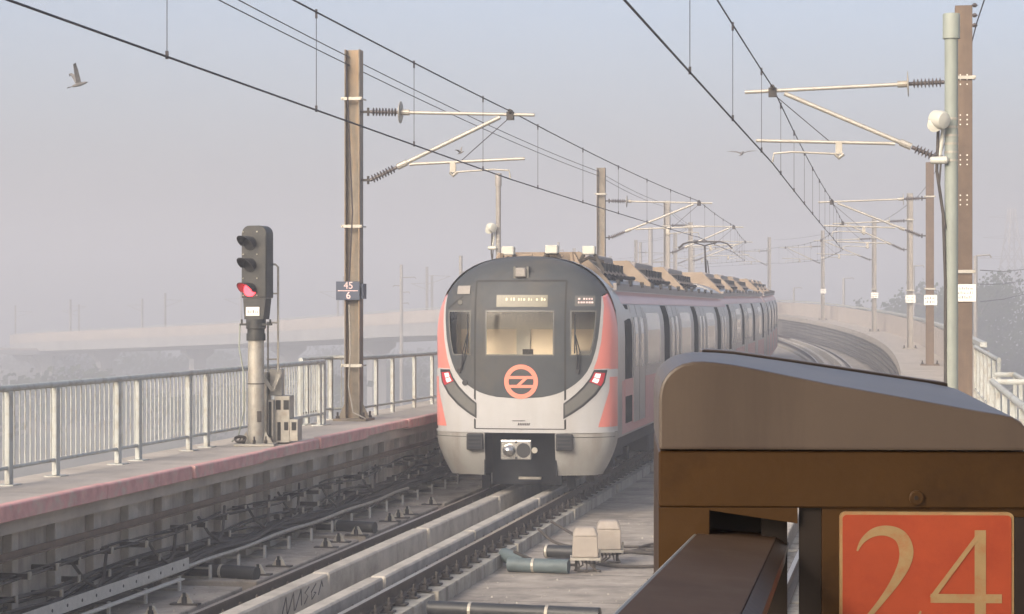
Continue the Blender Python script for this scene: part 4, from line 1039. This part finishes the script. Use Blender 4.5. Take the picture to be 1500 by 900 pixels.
def side_panel(y0, y1, z0, z1, off, sg, n_=6):
    vs = []; fs = []
    for j in range(n_+1):
        z = z0+(z1-z0)*j/n_; x = sg*(ring_x(z)+off); vs += [(x, y0, z), (x, y1, z)]
    fs = [(2*j, 2*j+1, 2*j+3, 2*j+2) for j in range(n_)]
    mb = MB().add(vs, fs); m2 = len(mb.v)
    vs2 = [(x-sg*.03, y, z) for x, y, z in vs]; k = n_*2
    mb.add(vs2, [])
    for j in range(n_): mb.f += [(2*j, 2*j+2, m2+2*j+2, m2+2*j), (2*j+1, m2+2*j+1, m2+2*j+3, 2*j+3)]
    mb.f += [(0, m2, m2+1, 1), (k, k+1, m2+k+1, m2+k)]
    return mb
def car(origin, rz, L_, y_start, first):
    if first: e = train; pre = []
    par = empty('carriage', (0, 0, 0), 0); par.parent = train
    par.location = origin; par.rotation_euler = (0, 0, rz)
    mb = MB()
    def archring(top): return ring(.95, top)
    if first: loft(mb, [(LN, ring(.95, TOP)), (LN+.35, ring(.95, TOP)), (LN+1.3, ring(.95, 3.9)), (LN+1.6, ring()), (L_, ring())])
    else: loft(mb, [(y_start, ring()), (L_, ring())])
    for yy in ((L_,) if first else (y_start, L_)):
        r = ring(); mb.add([(x, yy, z) for x, z in r], [tuple(range(len(r)))])
    mb.build('body_shell', 'silver', par, smooth=True)
    ys = LN+.02 if first else y_start+.02
    for sg in (-1, 1):
        side_panel(ys+(.85 if first else 0), L_-.03, 3.24, 3.46, .012, sg).build('cantrail_band', 'pinkpale', par)
        side_panel(ys+.55, L_-.03, .98, 1.90, .004, sg).build('pink_side_band', 'pinkband', par)
        MB().box(min(sg*1.36, sg*1.42), max(sg*1.36, sg*1.42), ys+.9, L_-.05, 3.47, 3.60).build('gutter', 'roof', par)
        if first: side_panel(ys, ys+.80, 3.20, 3.47, .010, sg).build('pink_corner_block', 'pink', par)
        per = 6.35; k = 0; y = ys+(.95 if first else 1.2)
        while y+1.0 < L_:
            lowz = 1.15 if (first and k == 0) else 1.95
            side_panel(y, y+.95, lowz, 3.225, .008, sg).build('dark_window', 'darkglass', par)
            if first and k == 0: side_panel(y-.1, y+1.0, 1.62, 1.92, .011, sg).build('pink_flash', 'pinkband', par)
            for a in (1.15, 2.02):
                if y+a+.8 < L_-.1:
                    d_ = side_panel(y+a, y+a+.82, 1.12, 3.22, .016, sg).build('door', 'silver', par)
                    side_panel(y+a+.2, y+a+.62, 2.1, 3.0, .019, sg).build('door_window', 'sideglass', d_)
                    side_panel(y+a+.81, y+a+.83, 1.12, 3.22, .018, sg).build('door_seal', 'seam', d_)
            if y+5.6 < L_-.1:
                d_ = side_panel(y+3.15, y+5.7, 2.02, 3.18, .008, sg).build('window_surround', 'silver', par)
                side_panel(y+3.35, y+5.5, 2.1, 3.08, .011, sg).build('window', 'sideglass', d_)
            y += per; k += 1
        MB().box(min(sg*1.30, sg*1.46), max(sg*1.30, sg*1.46), ys+.3, L_-.1, .90, .96).build('sill', 'roof', par)
    # roof plant
    units = (2.4, 9.2, 15.8) if first else (y_start+2.5, y_start+9, y_start+15.5)
    for j, u in enumerate(units):
        if u+4.8 > L_: continue
        hv = MB().prismx([(u, 3.72), (u+.5, 4.14), (u+3.6, 4.14), (u+4.3, 3.72)], -.78, .78).build('roof_plant', 'roof', par, bevel=.02)
        MB().prism([(-1.30, 3.52), (1.30, 3.52), (1.16, 3.70), (.70, 4.16), (-.70, 4.16), (-1.16, 3.70)], u-.12, u-.02).build('end_panel', 'hvac', hv)
        for sg in (-1, 1):
            q = MB()
            for kk in range(6): q.box(min(sg*.78, sg*1.02), max(sg*.78, sg*1.02), u+.25+kk*.55, u+.6+kk*.55, 3.62, 3.98)
            q.build('fan_grille', 'under', hv)
            for kk in range(7): MB().bar((sg*.62, u+.1+kk*.55, 4.17), (sg*1.08, u+.2+kk*.55, 3.78), .09, .03).build('louvre', 'roof', hv)
            MB().tube([(sg*1.1, u+.4, 3.70), (sg*1.0, u+1.5, 3.78), (sg*1.05, u+4.0, 3.75), (sg*.9, u+6, 3.78)], .04, 8).build('roof_conduit', 'under', hv)
            for kk in range(4):
                MB().box(min(sg*1.40, sg*1.46), max(sg*1.40, sg*1.46), u-.6+kk*1.75, u-.48+kk*1.75, 3.56, 3.66).build('roof_hook', 'black', par)
    for k in range(int((L_-ys)/1.0)-3):
        pass
    # underframe and bogies
    y0 = 2.0 if first else y_start+.6
    MB().box(-1.25, 1.25, y0, L_-.4, .62, .94).build('underframe', 'under', par)
    q = y0+6.3
    while q < L_-7: MB().box(-1.22, 1.22, q, q+1.6, .25, .62).build('equipment_box', 'under', par, bevel=.03); q += 2.0
    for yc in (y0+2.4, L_-3.4):
        bo = MB(); bo.box(-1.08, -.92, yc-1.5, yc+1.5, .38, .60); bo.box(.92, 1.08, yc-1.5, yc+1.5, .38, .60); bo.box(-1.0, 1.0, yc-.2, yc+.2, .40, .60)
        bo = bo.build('bogie', 'under', par, bevel=.03)
        for dy in (-1.05, 1.05):
            for sg in (-1, 1):
                MB().lathe([(.43, -.02), (.46, 0), (.425, .03), (.42, .13), (.2, .14)], (sg*.70, yc+dy, .425), (sg, 0, 0), 24).build('wheel', 'rust', bo, smooth=True)
                MB().box(min(sg*.95, sg*1.15), max(sg*.95, sg*1.15), yc+dy-.16, yc+dy+.16, .28, .52).build('axle_box', 'under', bo)
    if not first or True:
        MB().box(-1.0, 1.0, L_, L_+.5, 1.0, 3.3).build('gangway', 'black', par)
    return par
L1 = 24.6
t0 = TP(NS, .06, 0); h0 = TF(NS)[2]
car((0, 0, 0), 0, L1, 0, True)
inv = (Matrix.Translation(t0) @ Matrix.Rotation(-h0, 4, 'Z')).inverted()
sc_ = NS+L1+.5; CARL = 24.0; cars = []
for k in range(3):
    a, b_ = TP(sc_, 0, 0), TP(sc_+CARL, 0, 0); hh = math.atan2(b_.x-a.x, b_.y-a.y)
    la = inv @ a
    cpar = car(la, -(hh-h0), CARL-.5, 0.0, False); cpar.rotation_euler = (math.atan2(b_.z-a.z, CARL), 0, -(hh-h0)); cars.append(cpar)
    sc_ += CARL
# roof front: three white boxes on brackets with dark gear
for i, xb in enumerate((-.52, .26, .92)):
    bxx = xb; zt_ = 4.12 if abs(xb) < .5 else 4.10
    o = MB().box(bxx-.11, bxx+.11, 1.75, 1.95, zt_, zt_+.15).build('roof_antenna', 'cream', train, bevel=.015)
    q = MB()
    for dx in (-.16, .16): q.bar((bxx+dx*1.6, 1.85, 3.80), (bxx+dx*.6, 1.85, zt_), .05, .06)
    q.tube([(bxx-.2, 1.9, 3.95), (bxx, 1.8, 4.05), (bxx+.25, 1.9, 3.97)], .03, 8)
    q.build('antenna_bracket', 'iron', o)
for sg in (-1, 1):
    q = MB(); q.bar((sg*.70, 1.7, 3.72), (sg*.64, 1.75, 4.13), .09, .07); q.bar((sg*.92, 1.7, 3.62), (sg*.66, 1.75, 4.10), .07, .06); q.tube([(sg*.45, 1.9, 4.08), (sg*.1, 1.9, 4.10)], .03, 8)
    q.build('roof_gear', 'hvac', train)
# pantograph on the second car
pg = MB(); pc = cars[0]; yb = 13.0
pg.box(-.7, .7, yb-.9, yb+.9, 3.95, 4.02); pgo = pg.build('pantograph', 'iron', pc)
q = MB(); zh = 5.36-0.02
q.tube([(0, yb+.6, 4.02), (.06, yb-.7, 4.72), (-.02, yb+.05, zh-.16)], .035, 8); q.tube([(.12, yb+.5, 4.02), (.12, yb-.6, 4.66)], .018, 6); q.build('pantograph_arm', 'iron', pgo)
q = MB()
for dy in (-.18, .18): q.tube([(-.9, yb+dy+.05, zh-.25), (-.74, yb+dy+.05, zh-.10), (-.5, yb+dy+.05, zh-.03), (.5, yb+dy+.05, zh-.03), (.74, yb+dy+.05, zh-.10), (.9, yb+dy+.05, zh-.25)], .022, 8)
q.tube([(-.35, yb-.13, zh-.05), (-.05, yb+.05, zh-.16), (.35, yb+.23, zh-.05)], .018, 6); q.tube([(-.4, yb+.23, zh-.06), (0, yb+.05, zh-.16), (.4, yb-.13, zh-.06)], .018, 6)
q.build('pantograph_head', 'iron', pgo)
q = MB()
for dx in (-.5, .5):
    for dy in (-.7, .7): q.lathe([(.04, 0), (.08, .02), (.04, .04), (.08, .06), (.04, .08)], (dx, yb+dy, 3.86), n=10)
q.build('pantograph_insulator', 'insul', pgo)

# ------------------------------------------------------------------ platform edge: brown door housing with the number 24, and the sloping bar
HY = 2.55; hp = PT(965, 660, HY); hous = empty('platform_door_housing', (hp.x, HY, 1.10), -.05, 'brown metal platform door housing carrying the orange number 24 sign', 'door housing')
hx = lambda px: (px-965)/F*HY
hz = lambda py: H-(py-CY)/F*HY-1.10
DEP = .42
cap_poly = [(965, 659), (965, 600), (965, 583), (967, 570), (970, 560), (976, 550.5), (982, 544), (990, 538), (999, 533.5), (1014, 530), (1030, 529.5), (1048, 531), (1074, 534.5), (1104, 540), (1212, 562), (1320, 581.5), (1428, 601), (1462, 606.5), (1478, 610), (1490, 617), (1499, 627), (1504, 643), (1505, 659)]
cp_ = [(hx(a), hz(b_)) for a, b_ in cap_poly]
capb = MB(); n_ = len(cp_)
rise = lambda x: interp([(.03, .001), (.15, .0125), (.43, .021)], x)
vs = []
for y0, sc2 in ((0, 0), (DEP, 1)):
    for x, z in cp_:
        tz = max(0, min(1, (z-cp_[0][1])/.045)); vs.append((x, y0, z+(rise(x)*tz if y0 else 0)))
capb.add(vs, [tuple(range(n_)), tuple(reversed(range(n_, 2*n_)))]+[(i, i+n_, (i+1) % n_+n_, (i+1) % n_) for i in range(n_)])
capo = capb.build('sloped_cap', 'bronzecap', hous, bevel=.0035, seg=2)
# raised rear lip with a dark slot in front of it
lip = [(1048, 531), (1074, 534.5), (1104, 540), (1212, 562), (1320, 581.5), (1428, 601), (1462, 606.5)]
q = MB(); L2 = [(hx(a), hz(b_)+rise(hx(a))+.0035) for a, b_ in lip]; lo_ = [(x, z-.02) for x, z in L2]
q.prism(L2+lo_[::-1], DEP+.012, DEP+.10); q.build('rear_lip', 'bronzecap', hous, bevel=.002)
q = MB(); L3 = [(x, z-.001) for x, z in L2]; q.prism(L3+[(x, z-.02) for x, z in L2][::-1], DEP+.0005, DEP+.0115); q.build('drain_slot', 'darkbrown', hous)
def fbox(x0, x1, y0, y1, a, b_, nm, m_, bev=.002, par=None):
    return MB().box(hx(x0), hx(x1), a, b_, hz(y1), hz(y0)).build(nm, m_, par or hous, bevel=bev)
fbox(965, 1503, 661.2, 744, .006, DEP, 'fascia', 'bronze')
fbox(965, 1039, 744.3, 1290, .006, DEP, 'side_leg', 'bronze', bev=0)
fbox(1039.2, 1168, 744.3, 1290, .30, DEP, 'recess_back', 'darkbrown', bev=0) if False else None
# notch edge over the bar; dark plates paint the shade in notch and gap
q = MB(); q.prism([(hx(1039.2), hz(744.2)), (hx(1168), hz(744.2)), (hx(1168), hz(767)), (hx(1039.2), hz(748))], .006, .05); q.build('notch_lintel', 'bronze', hous)
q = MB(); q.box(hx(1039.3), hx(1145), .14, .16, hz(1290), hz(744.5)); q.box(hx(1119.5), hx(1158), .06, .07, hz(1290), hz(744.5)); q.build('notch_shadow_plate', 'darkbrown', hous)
fbox(1172, 1204, 744.3, 1290, .02, .03, 'gap_shade', 'darkbrown', bev=0)
fbox(1204.2, 1503, 744.3, 1290, .012, .03, 'sign_panel', 'bronze', bev=0)
fbox(1482, 1503, 757, 1290, .005, .0115, 'sign_trim', 'darkbrown', bev=0)
MB().lathe([(.0085, 0), (.0085, .003), (.007, .004)], (hx(1340), .004, hz(728)), (0, -1, 0), 16).build('key_hole', 'bronze', hous)
MB().lathe([(.0025, 0), (.0025, .002)], (hx(1339), -.0005, hz(728)), (0, -1, 0), 10).build('key_slot', 'darkbrown', hous)
def rrect(x0, x1, y0, y1, r):
    pts = []
    for cx_, cy_, a0 in ((x1-r, y1-r, 0), (x0+r, y1-r, 90), (x0+r, y0+r, 180), (x1-r, y0+r, 270)):
        for k in range(5): a = radians(a0+k*22.5); pts.append((cx_+r*cos(a), cy_+r*sin(a)))
    return pts
sgn_ = MB().prism([(hx(a), hz(b_)) for a, b_ in rrect(1229, 1481, 749, 1005, 9)], .004, .0115).build('number_sign', 'signcream', hous)
MB().prism([(hx(a), hz(b_)) for a, b_ in rrect(1233, 1477, 753.5, 1000, 6)], .0025, .0045).build('sign_face', 'signred', sgn_)
def stroke(mb, pts):                                  # list of (px, py, half width): a pen stroke of varying width
    P2 = [(Vector((a, b_)), w_) for a, b_, w_ in pts]; L_, R2 = [], []
    for i, (p_, w_) in enumerate(P2):
        d_ = (P2[min(i+1, len(P2)-1)][0]-P2[max(i-1, 0)][0]).normalized(); n2 = Vector((-d_.y, d_.x)); w_ *= .86
        L_.append(p_+n2*w_); R2.append(p_-n2*w_)
    vs = [(hx(v.x), .0018, hz(v.y)) for v in L_]+[(hx(v.x), .0018, hz(v.y)) for v in R2]; k = len(L_)
    mb.add(vs, [(i, i+1, k+i+1, k+i) for i in range(k-1)])
dg = MB()
def bez(pts, n_=26):
    out = []
    for i in range(len(pts)-1):
        a, b_, c_, d_ = (Vector(pts[max(i-1, 0)]), Vector(pts[i]), Vector(pts[i+1]), Vector(pts[min(i+2, len(pts)-1)]))
        for k in range(8):
            t_ = k/8; out.append(tuple(.5*((2*b_)+(c_-a)*t_+(2*a-5*b_+4*c_-d_)*t_*t_+(3*b_-a-3*c_+d_)*t_**3)))
    out.append(tuple(pts[-1])); return out
stroke(dg, bez([(1254, 806, 1.5), (1262, 791, 4), (1278, 779, 7), (1298, 776.5, 9), (1317, 785, 11), (1325, 804, 12), (1322, 825, 10.5), (1308, 852, 7.5), (1288, 880, 5), (1262, 912, 4), (1252, 924, 4)]))
stroke(dg, bez([(1252, 919, 8), (1280, 919, 9), (1310, 920, 9.5), (1334, 918, 7), (1341, 908, 4), (1346, 893, 1.5)]))
dg.build('digit_two', 'signcream', sgn_)
dg = MB()
stroke(dg, [(1432, 775, 9.5), (1432, 850, 9.5), (1432, 922, 9.5)])
stroke(dg, [(1429, 783, 4), (1395, 829, 4), (1362, 874, 4.5)])
for i_ in range(6, 12): dg.v[i_] = (dg.v[i_][0], .0012, dg.v[i_][2])
d4 = MB(); d4.add([(hx(1360), .0014, hz(868)), (hx(1463), .0014, hz(868)), (hx(1463), .0014, hz(881)), (hx(1360), .0014, hz(881))], [(0, 1, 2, 3)])
d4.add([(hx(1412), .0014, hz(922)), (hx(1452), .0014, hz(922)), (hx(1452), .0014, hz(927)), (hx(1412), .0014, hz(927))], [(0, 1, 2, 3)])
four = dg.build('digit_four', 'signcream', sgn_); d4.build('digit_crossbar', 'signcream', four)
# the sloping bar coming towards the viewer
def ray(px, py, Y): return PT(px, py, Y)
A0, A1 = ray(1022, 781, 2.56), ray(1136, 791, 2.56); B0, B1 = ray(903, 900, 1.67), ray(1078, 900, 1.67)
fw = (A0-B0)*.10; A0 = A0+fw; A1 = A1+fw                # into the notch
def ext(a, b_, k): return b_+(b_-a)*k
B0 = ext(A0, B0, .75); B1 = B0+(A1-A0)
barE = empty('guard_bar', A0, label='dark brown flat topped bar reaching from the housing towards the viewer', cat='bar')
q = MB(); V_ = lambda x, z: Vector((x, 0, z))
sec = lambda a, b_: [a, b_, b_+V_(-.002, -.03), a+V_(.06, -.03)]
q.add([v-A0 for v in sec(A0, A1)+sec(B0, B1)], [tuple(range(4)), tuple(reversed(range(4, 8)))]+[(i, (i+1) % 4, (i+1) % 4+4, i+4) for i in range(4)])
q.build('bar_body', 'bar', barE, bevel=.0015, seg=2)
q = MB(); sec = lambda b_: [b_+V_(.0006, -.0004), b_+V_(.013, -.010), b_+V_(.010, -.03), b_+V_(.0006, -.03)]
q.add([v-A0 for v in sec(A1)+sec(B1)], [tuple(range(4)), tuple(reversed(range(4, 8)))]+[(i, (i+1) % 4, (i+1) % 4+4, i+4) for i in range(4)])
q.build('side_edge', 'bronze', barE)
ed = MB(); n0 = Vector((-.0025, 0, -.0035)); ed.tube([A0-A0+n0, B0-A0+n0], .0028, 8); ed.build('edge_highlight', 'galv', barE)  # pale strip that draws the highlight on the bar's left edge


# ------------------------------------------------------------------ birds
def bird(p, span, lift, yaw, roll, label):
    bm_ = MB(); prof = [(.005, -.5), (.06, -.38), (.10, -.15), (.11, .05), (.085, .25), (.07, .34), (.06, .42), (.02, .5), (.003, .56)]
    bm_.lathe([(r, h) for r, h in prof], (0, 0, 0), (1, 0, 0), 10)
    bm_.add([(-.42, -.03, .01), (-.42, .03, .01), (-.72, .11, 0), (-.72, -.11, 0), (-.42, -.03, -.015), (-.42, .03, -.015), (-.72, .11, -.008), (-.72, -.11, -.008)], [(0, 1, 2, 3), (7, 6, 5, 4), (0, 3, 7, 4), (1, 5, 6, 2), (2, 6, 7, 3), (0, 4, 5, 1)])
    for sg in (-1, 1):
        st_ = [(0.03, 0, .30, .02), (.42, lift*.55, .26, .02), (.8, lift*.8, .17, .012), (1.15, lift*.75, .02, .004)]
        vs = []
        for (y, z, ch_, th) in st_:
            xo = .14-.22*max(0, y-.4)
            vs += [(xo, sg*y, z+th), (xo-ch_, sg*y, z+th*.6), (xo-ch_, sg*y, z-th*.4), (xo, sg*y, z-th*.5)]
        fs = [(i*4+k, i*4+(k+1) % 4, (i+1)*4+(k+1) % 4, (i+1)*4+k) for i in range(3) for k in range(4)]+[(3, 2, 1, 0), (12, 13, 14, 15)]
        bm_.add(vs, fs)
    o = bm_.build('flying_bird', 'bird', smooth=True); o.location = p; s_ = span/2.3; o.scale = (s_, s_, s_); o.rotation_euler = (roll, radians(-18), yaw)
    return tag(o, label, 'bird')
bird(PT(116, 124, 55), 1.0, 1.25, radians(25), radians(-15), 'grey bird with raised wings flying in the left sky')
bird(PT(1087, 225, 60), .85, .22, radians(70), 0, 'gliding bird with wings spread above the train tail')
bird(PT(675, 224, 60), .5, .75, radians(-35), .3, 'small bird in flight just under the left cantilever')

# ------------------------------------------------------------------ trees and the hazy distance
def leaf_cloud(mb, c, R, rz_, n_, size, rr, lump=6):
    lumps = [(Vector((rr.gauss(0, .5)*R, rr.gauss(0, .5)*R, rr.uniform(-.6, .75)*rz_)), rr.uniform(.35, .6)) for _ in range(lump)]
    for i in range(n_):
        lc, lr = rr.choice(lumps)
        d_ = Vector((rr.gauss(0, 1), rr.gauss(0, 1), rr.gauss(0, 1))).normalized()*rr.random()**.4
        p_ = Vector(c)+lc+Vector((d_.x*R*lr, d_.y*R*lr, d_.z*rz_*lr))
        a = Vector((rr.gauss(0, 1), rr.gauss(0, 1), rr.gauss(0, 1))).normalized(); b2 = a.orthogonal().normalized(); s_ = size*rr.uniform(.5, 1.3)
        c2 = a.cross(b2)
        mb.add([p_+b2*s_, p_+c2*s_*.7, p_-b2*s_, p_-c2*s_*.7], [(0, 1, 2, 3)])
rr = random.Random(3)
tl = ['hazy dark tree crown behind the right parapet', 'tall hazy tree just right of the brown mast', 'hazy tree below the pylon at the right edge', 'low hazy tree beyond the white railing at the right', 'dim rounded tree left of the grey green pole']
for i, (px, py, Y, R) in enumerate([(1362, 420, 290, 9), (1422, 402, 270, 6.5), (1490, 500, 290, 11), (1455, 540, 240, 9), (1318, 452, 320, 9)]):
    top = PT(px, py, Y); hgt = top.z+12.5; e = empty('tree', (top.x, Y, -12.5), 0, tl[i], 'tree', 'trees beyond the right parapet')
    MB().tube([(0, 0, 0), (.1, 0, hgt*.35), (-.1, .1, hgt*.6), (.1, 0, hgt*.85)], [.38, .28, .18, .05], 8).build('trunk', 'bark', e, smooth=True)
    for k in range(4):
        a = k*1.7; MB().tube([(0, 0, hgt*(.4+.08*k)), (cos(a)*R*.4, sin(a)*R*.4, hgt*(.55+.08*k)), (cos(a)*R*.7, sin(a)*R*.7, hgt*(.66+.07*k))], [.16, .1, .03], 6).build('limb', 'bark', e, smooth=True)
    mb = MB(); leaf_cloud(mb, (0, 0, hgt*.62), R, hgt*.36, 9000, .30, rr, 22); mb.build('crown', 'leaf', e)
mb = MB()
for i in range(360):
    Y = rr.uniform(250, 660); X = rr.uniform(-.30, .30)*Y
    xc, yc_, _ = TF(min(600, max(0, sY(Y))))
    if abs(X-xc) < 14 and Y < 250: continue
    if min((Vector((X, Y))-Vector(TF(q)[:2])).length for q in range(0, 600, 10)) < 12: continue
    R = rr.uniform(3, 6.5); leaf_cloud(mb, (X, Y, -12.5+R*.55), R*1.2, R*.65, 260, R*.10, rr, 9)
tag(mb.build('woodland', 'leaf'), 'dim band of hazy trees spreading over the low ground below the viaduct', 'trees', kind='stuff')
# second viaduct far left
fl = empty('flyover', PT(-60, 518, 380), label='faint low flyover deck with a pier at the far left edge', cat='flyover')
a, b_ = PT(-400, 510, 360)-fl.location, PT(78, 517, 400)-fl.location
MB().bar(a, b_, 6, .8).build('deck', 'girder', fl)
MB().bar(a+Vector((0, -3.02, .6)), b_+Vector((0, -3.02, .6)), .2, .4).build('parapet', 'parapet', fl)
for t_ in (.45, .72, .985):
    p_ = a.lerp(b_, t_); MB().box(p_.x-.9, p_.x+.9, p_.y-.9, p_.y+.9, -12.5-fl.location.z, p_.z-.5).build('pier', 'girder', fl)
# distant poles, pylon
def pole(px, pytop, Y, r, label, arms=((0, 1.2),), zb=-12.5, style=0):
    tp = PT(px, pytop, Y); e = empty('distant_pole', (tp.x, Y, zb), 0, label, 'pole')
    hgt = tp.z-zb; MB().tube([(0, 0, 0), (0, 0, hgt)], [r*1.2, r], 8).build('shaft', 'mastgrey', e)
    for k, (dz, ln) in enumerate(arms):
        MB().tube([(0, 0, hgt-dz), (ln*.9, 0, hgt-dz+.05), (ln, 0, hgt-dz-.12)], .06, 6).build('arm', 'mastgrey', e)
    return e
pole(588, 388, 240, .18, 'hazy insulator mast rising above the far viaduct left of the train', ((1.4, 1.6), (2.3, -.9), (3.0, .9), (4.2, .8)))
pole(675, 375, 160, .13, 'thin hazy post just left of the train roof', ((1.2, .6),))
pole(953, 333, 190, .2, 'hazy mast behind the first roof unit of the train', ((3.0, 1.6), (3.2, -.7)))
pole(938, 355, 215, .16, 'shorter hazy mast left of another behind the train roof', ((3.0, -1.4),))
pole(818, 355, 210, .12, 'tiny hazy post above the train cab', ((.8, .5),))
pole(1429, 375, 140, .13, 'hazy lamp post right of the brown mast', ((.0, 1.0),))
pole(1236, 408, 260, .16, 'hazy lamp post beyond the right parapet', ((.0, 1.2), (3.6, .8)))
pole(1163, 422, 280, .14, 'faint post beyond the parapet beside the train tail', ((.0, 1.0),))
pole(1338, 390, 210, .14, 'hazy lamp post between two right hand masts', ((.0, 1.0), (2.6, .8), (3.6, .8)))
py_ = PT(1482, 305, 520); e = empty('power_pylon', (py_.x, 520, -12.5), .3, 'faint lattice power pylon at the right edge', 'pylon')
hgt = py_.z+12.5; mb = MB()
def leg(k, z): t_ = z/hgt; r = 5.0*(1-t_)**1.2+.6; return Vector((r*(1 if k in (0, 1) else -1), r*(1 if k in (0, 3) else -1), z))
lv = [hgt*i/9 for i in range(10)]
for k in range(4):
    for i in range(9):
        mb.tube([leg(k, lv[i]), leg(k, lv[i+1])], .2, 4); mb.tube([leg(k, lv[i]), leg((k+1) % 4, lv[i+1])], .12, 4); mb.tube([leg((k+1) % 4, lv[i]), leg(k, lv[i+1])], .12, 4)
mb.build('lattice', 'mastgrey', e)
mb = MB()
for zz, ln in ((.70, 9), (.82, 7.6), (.94, 6.2)):
    for sg in (-1, 1): mb.tube([(0, 0, hgt*zz), (sg*ln, 0, hgt*zz+.2)], .08, 4); mb.tube([(0, 0, hgt*zz+.9), (sg*ln, 0, hgt*zz+.2)], .06, 4)
mb.build('cross_arm', 'mastgrey', e)
pts1 = [PT(1436, 396, 140), PT(1470, 398, 160), PT(1530, 392, 200)]
for dz in (0, .9, 2.0): tag(MB().tube([p_+Vector((0, 0, -dz)) for p_ in pts1], .03, 4).build('power_line', 'wire'), 'faint power line strung beside the pylon at the right edge', 'wire', 'power lines by the pylon')

# ------------------------------------------------------------------ haze: the air between camera and distance
m, t, b = nodes('haze_air'); t.nodes.remove(b)
pv = t.nodes.new('ShaderNodeVolumePrincipled'); pv.inputs['Density'].default_value = HAZE_DENSITY; pv.inputs['Color'].default_value = (.615, .64, .70, 1); pv.inputs['Anisotropy'].default_value = 0.0
t.links.new(pv.outputs[0], [n for n in t.nodes if n.type == 'OUTPUT_MATERIAL'][0].inputs['Volume'])
o = MB().box(-700, 700, -120, 1300, -13.5, 36).build('haze', m); tag(o, 'grey winter haze filling the air', 'haze', kind='stuff')
# ground larger than the box is clipped to it: keep it inside
for v in bpy.data.objects['ground'].data.vertices:
    v.co.x = max(-690, min(690, v.co.x)); v.co.y = max(-110, min(1290, v.co.y))
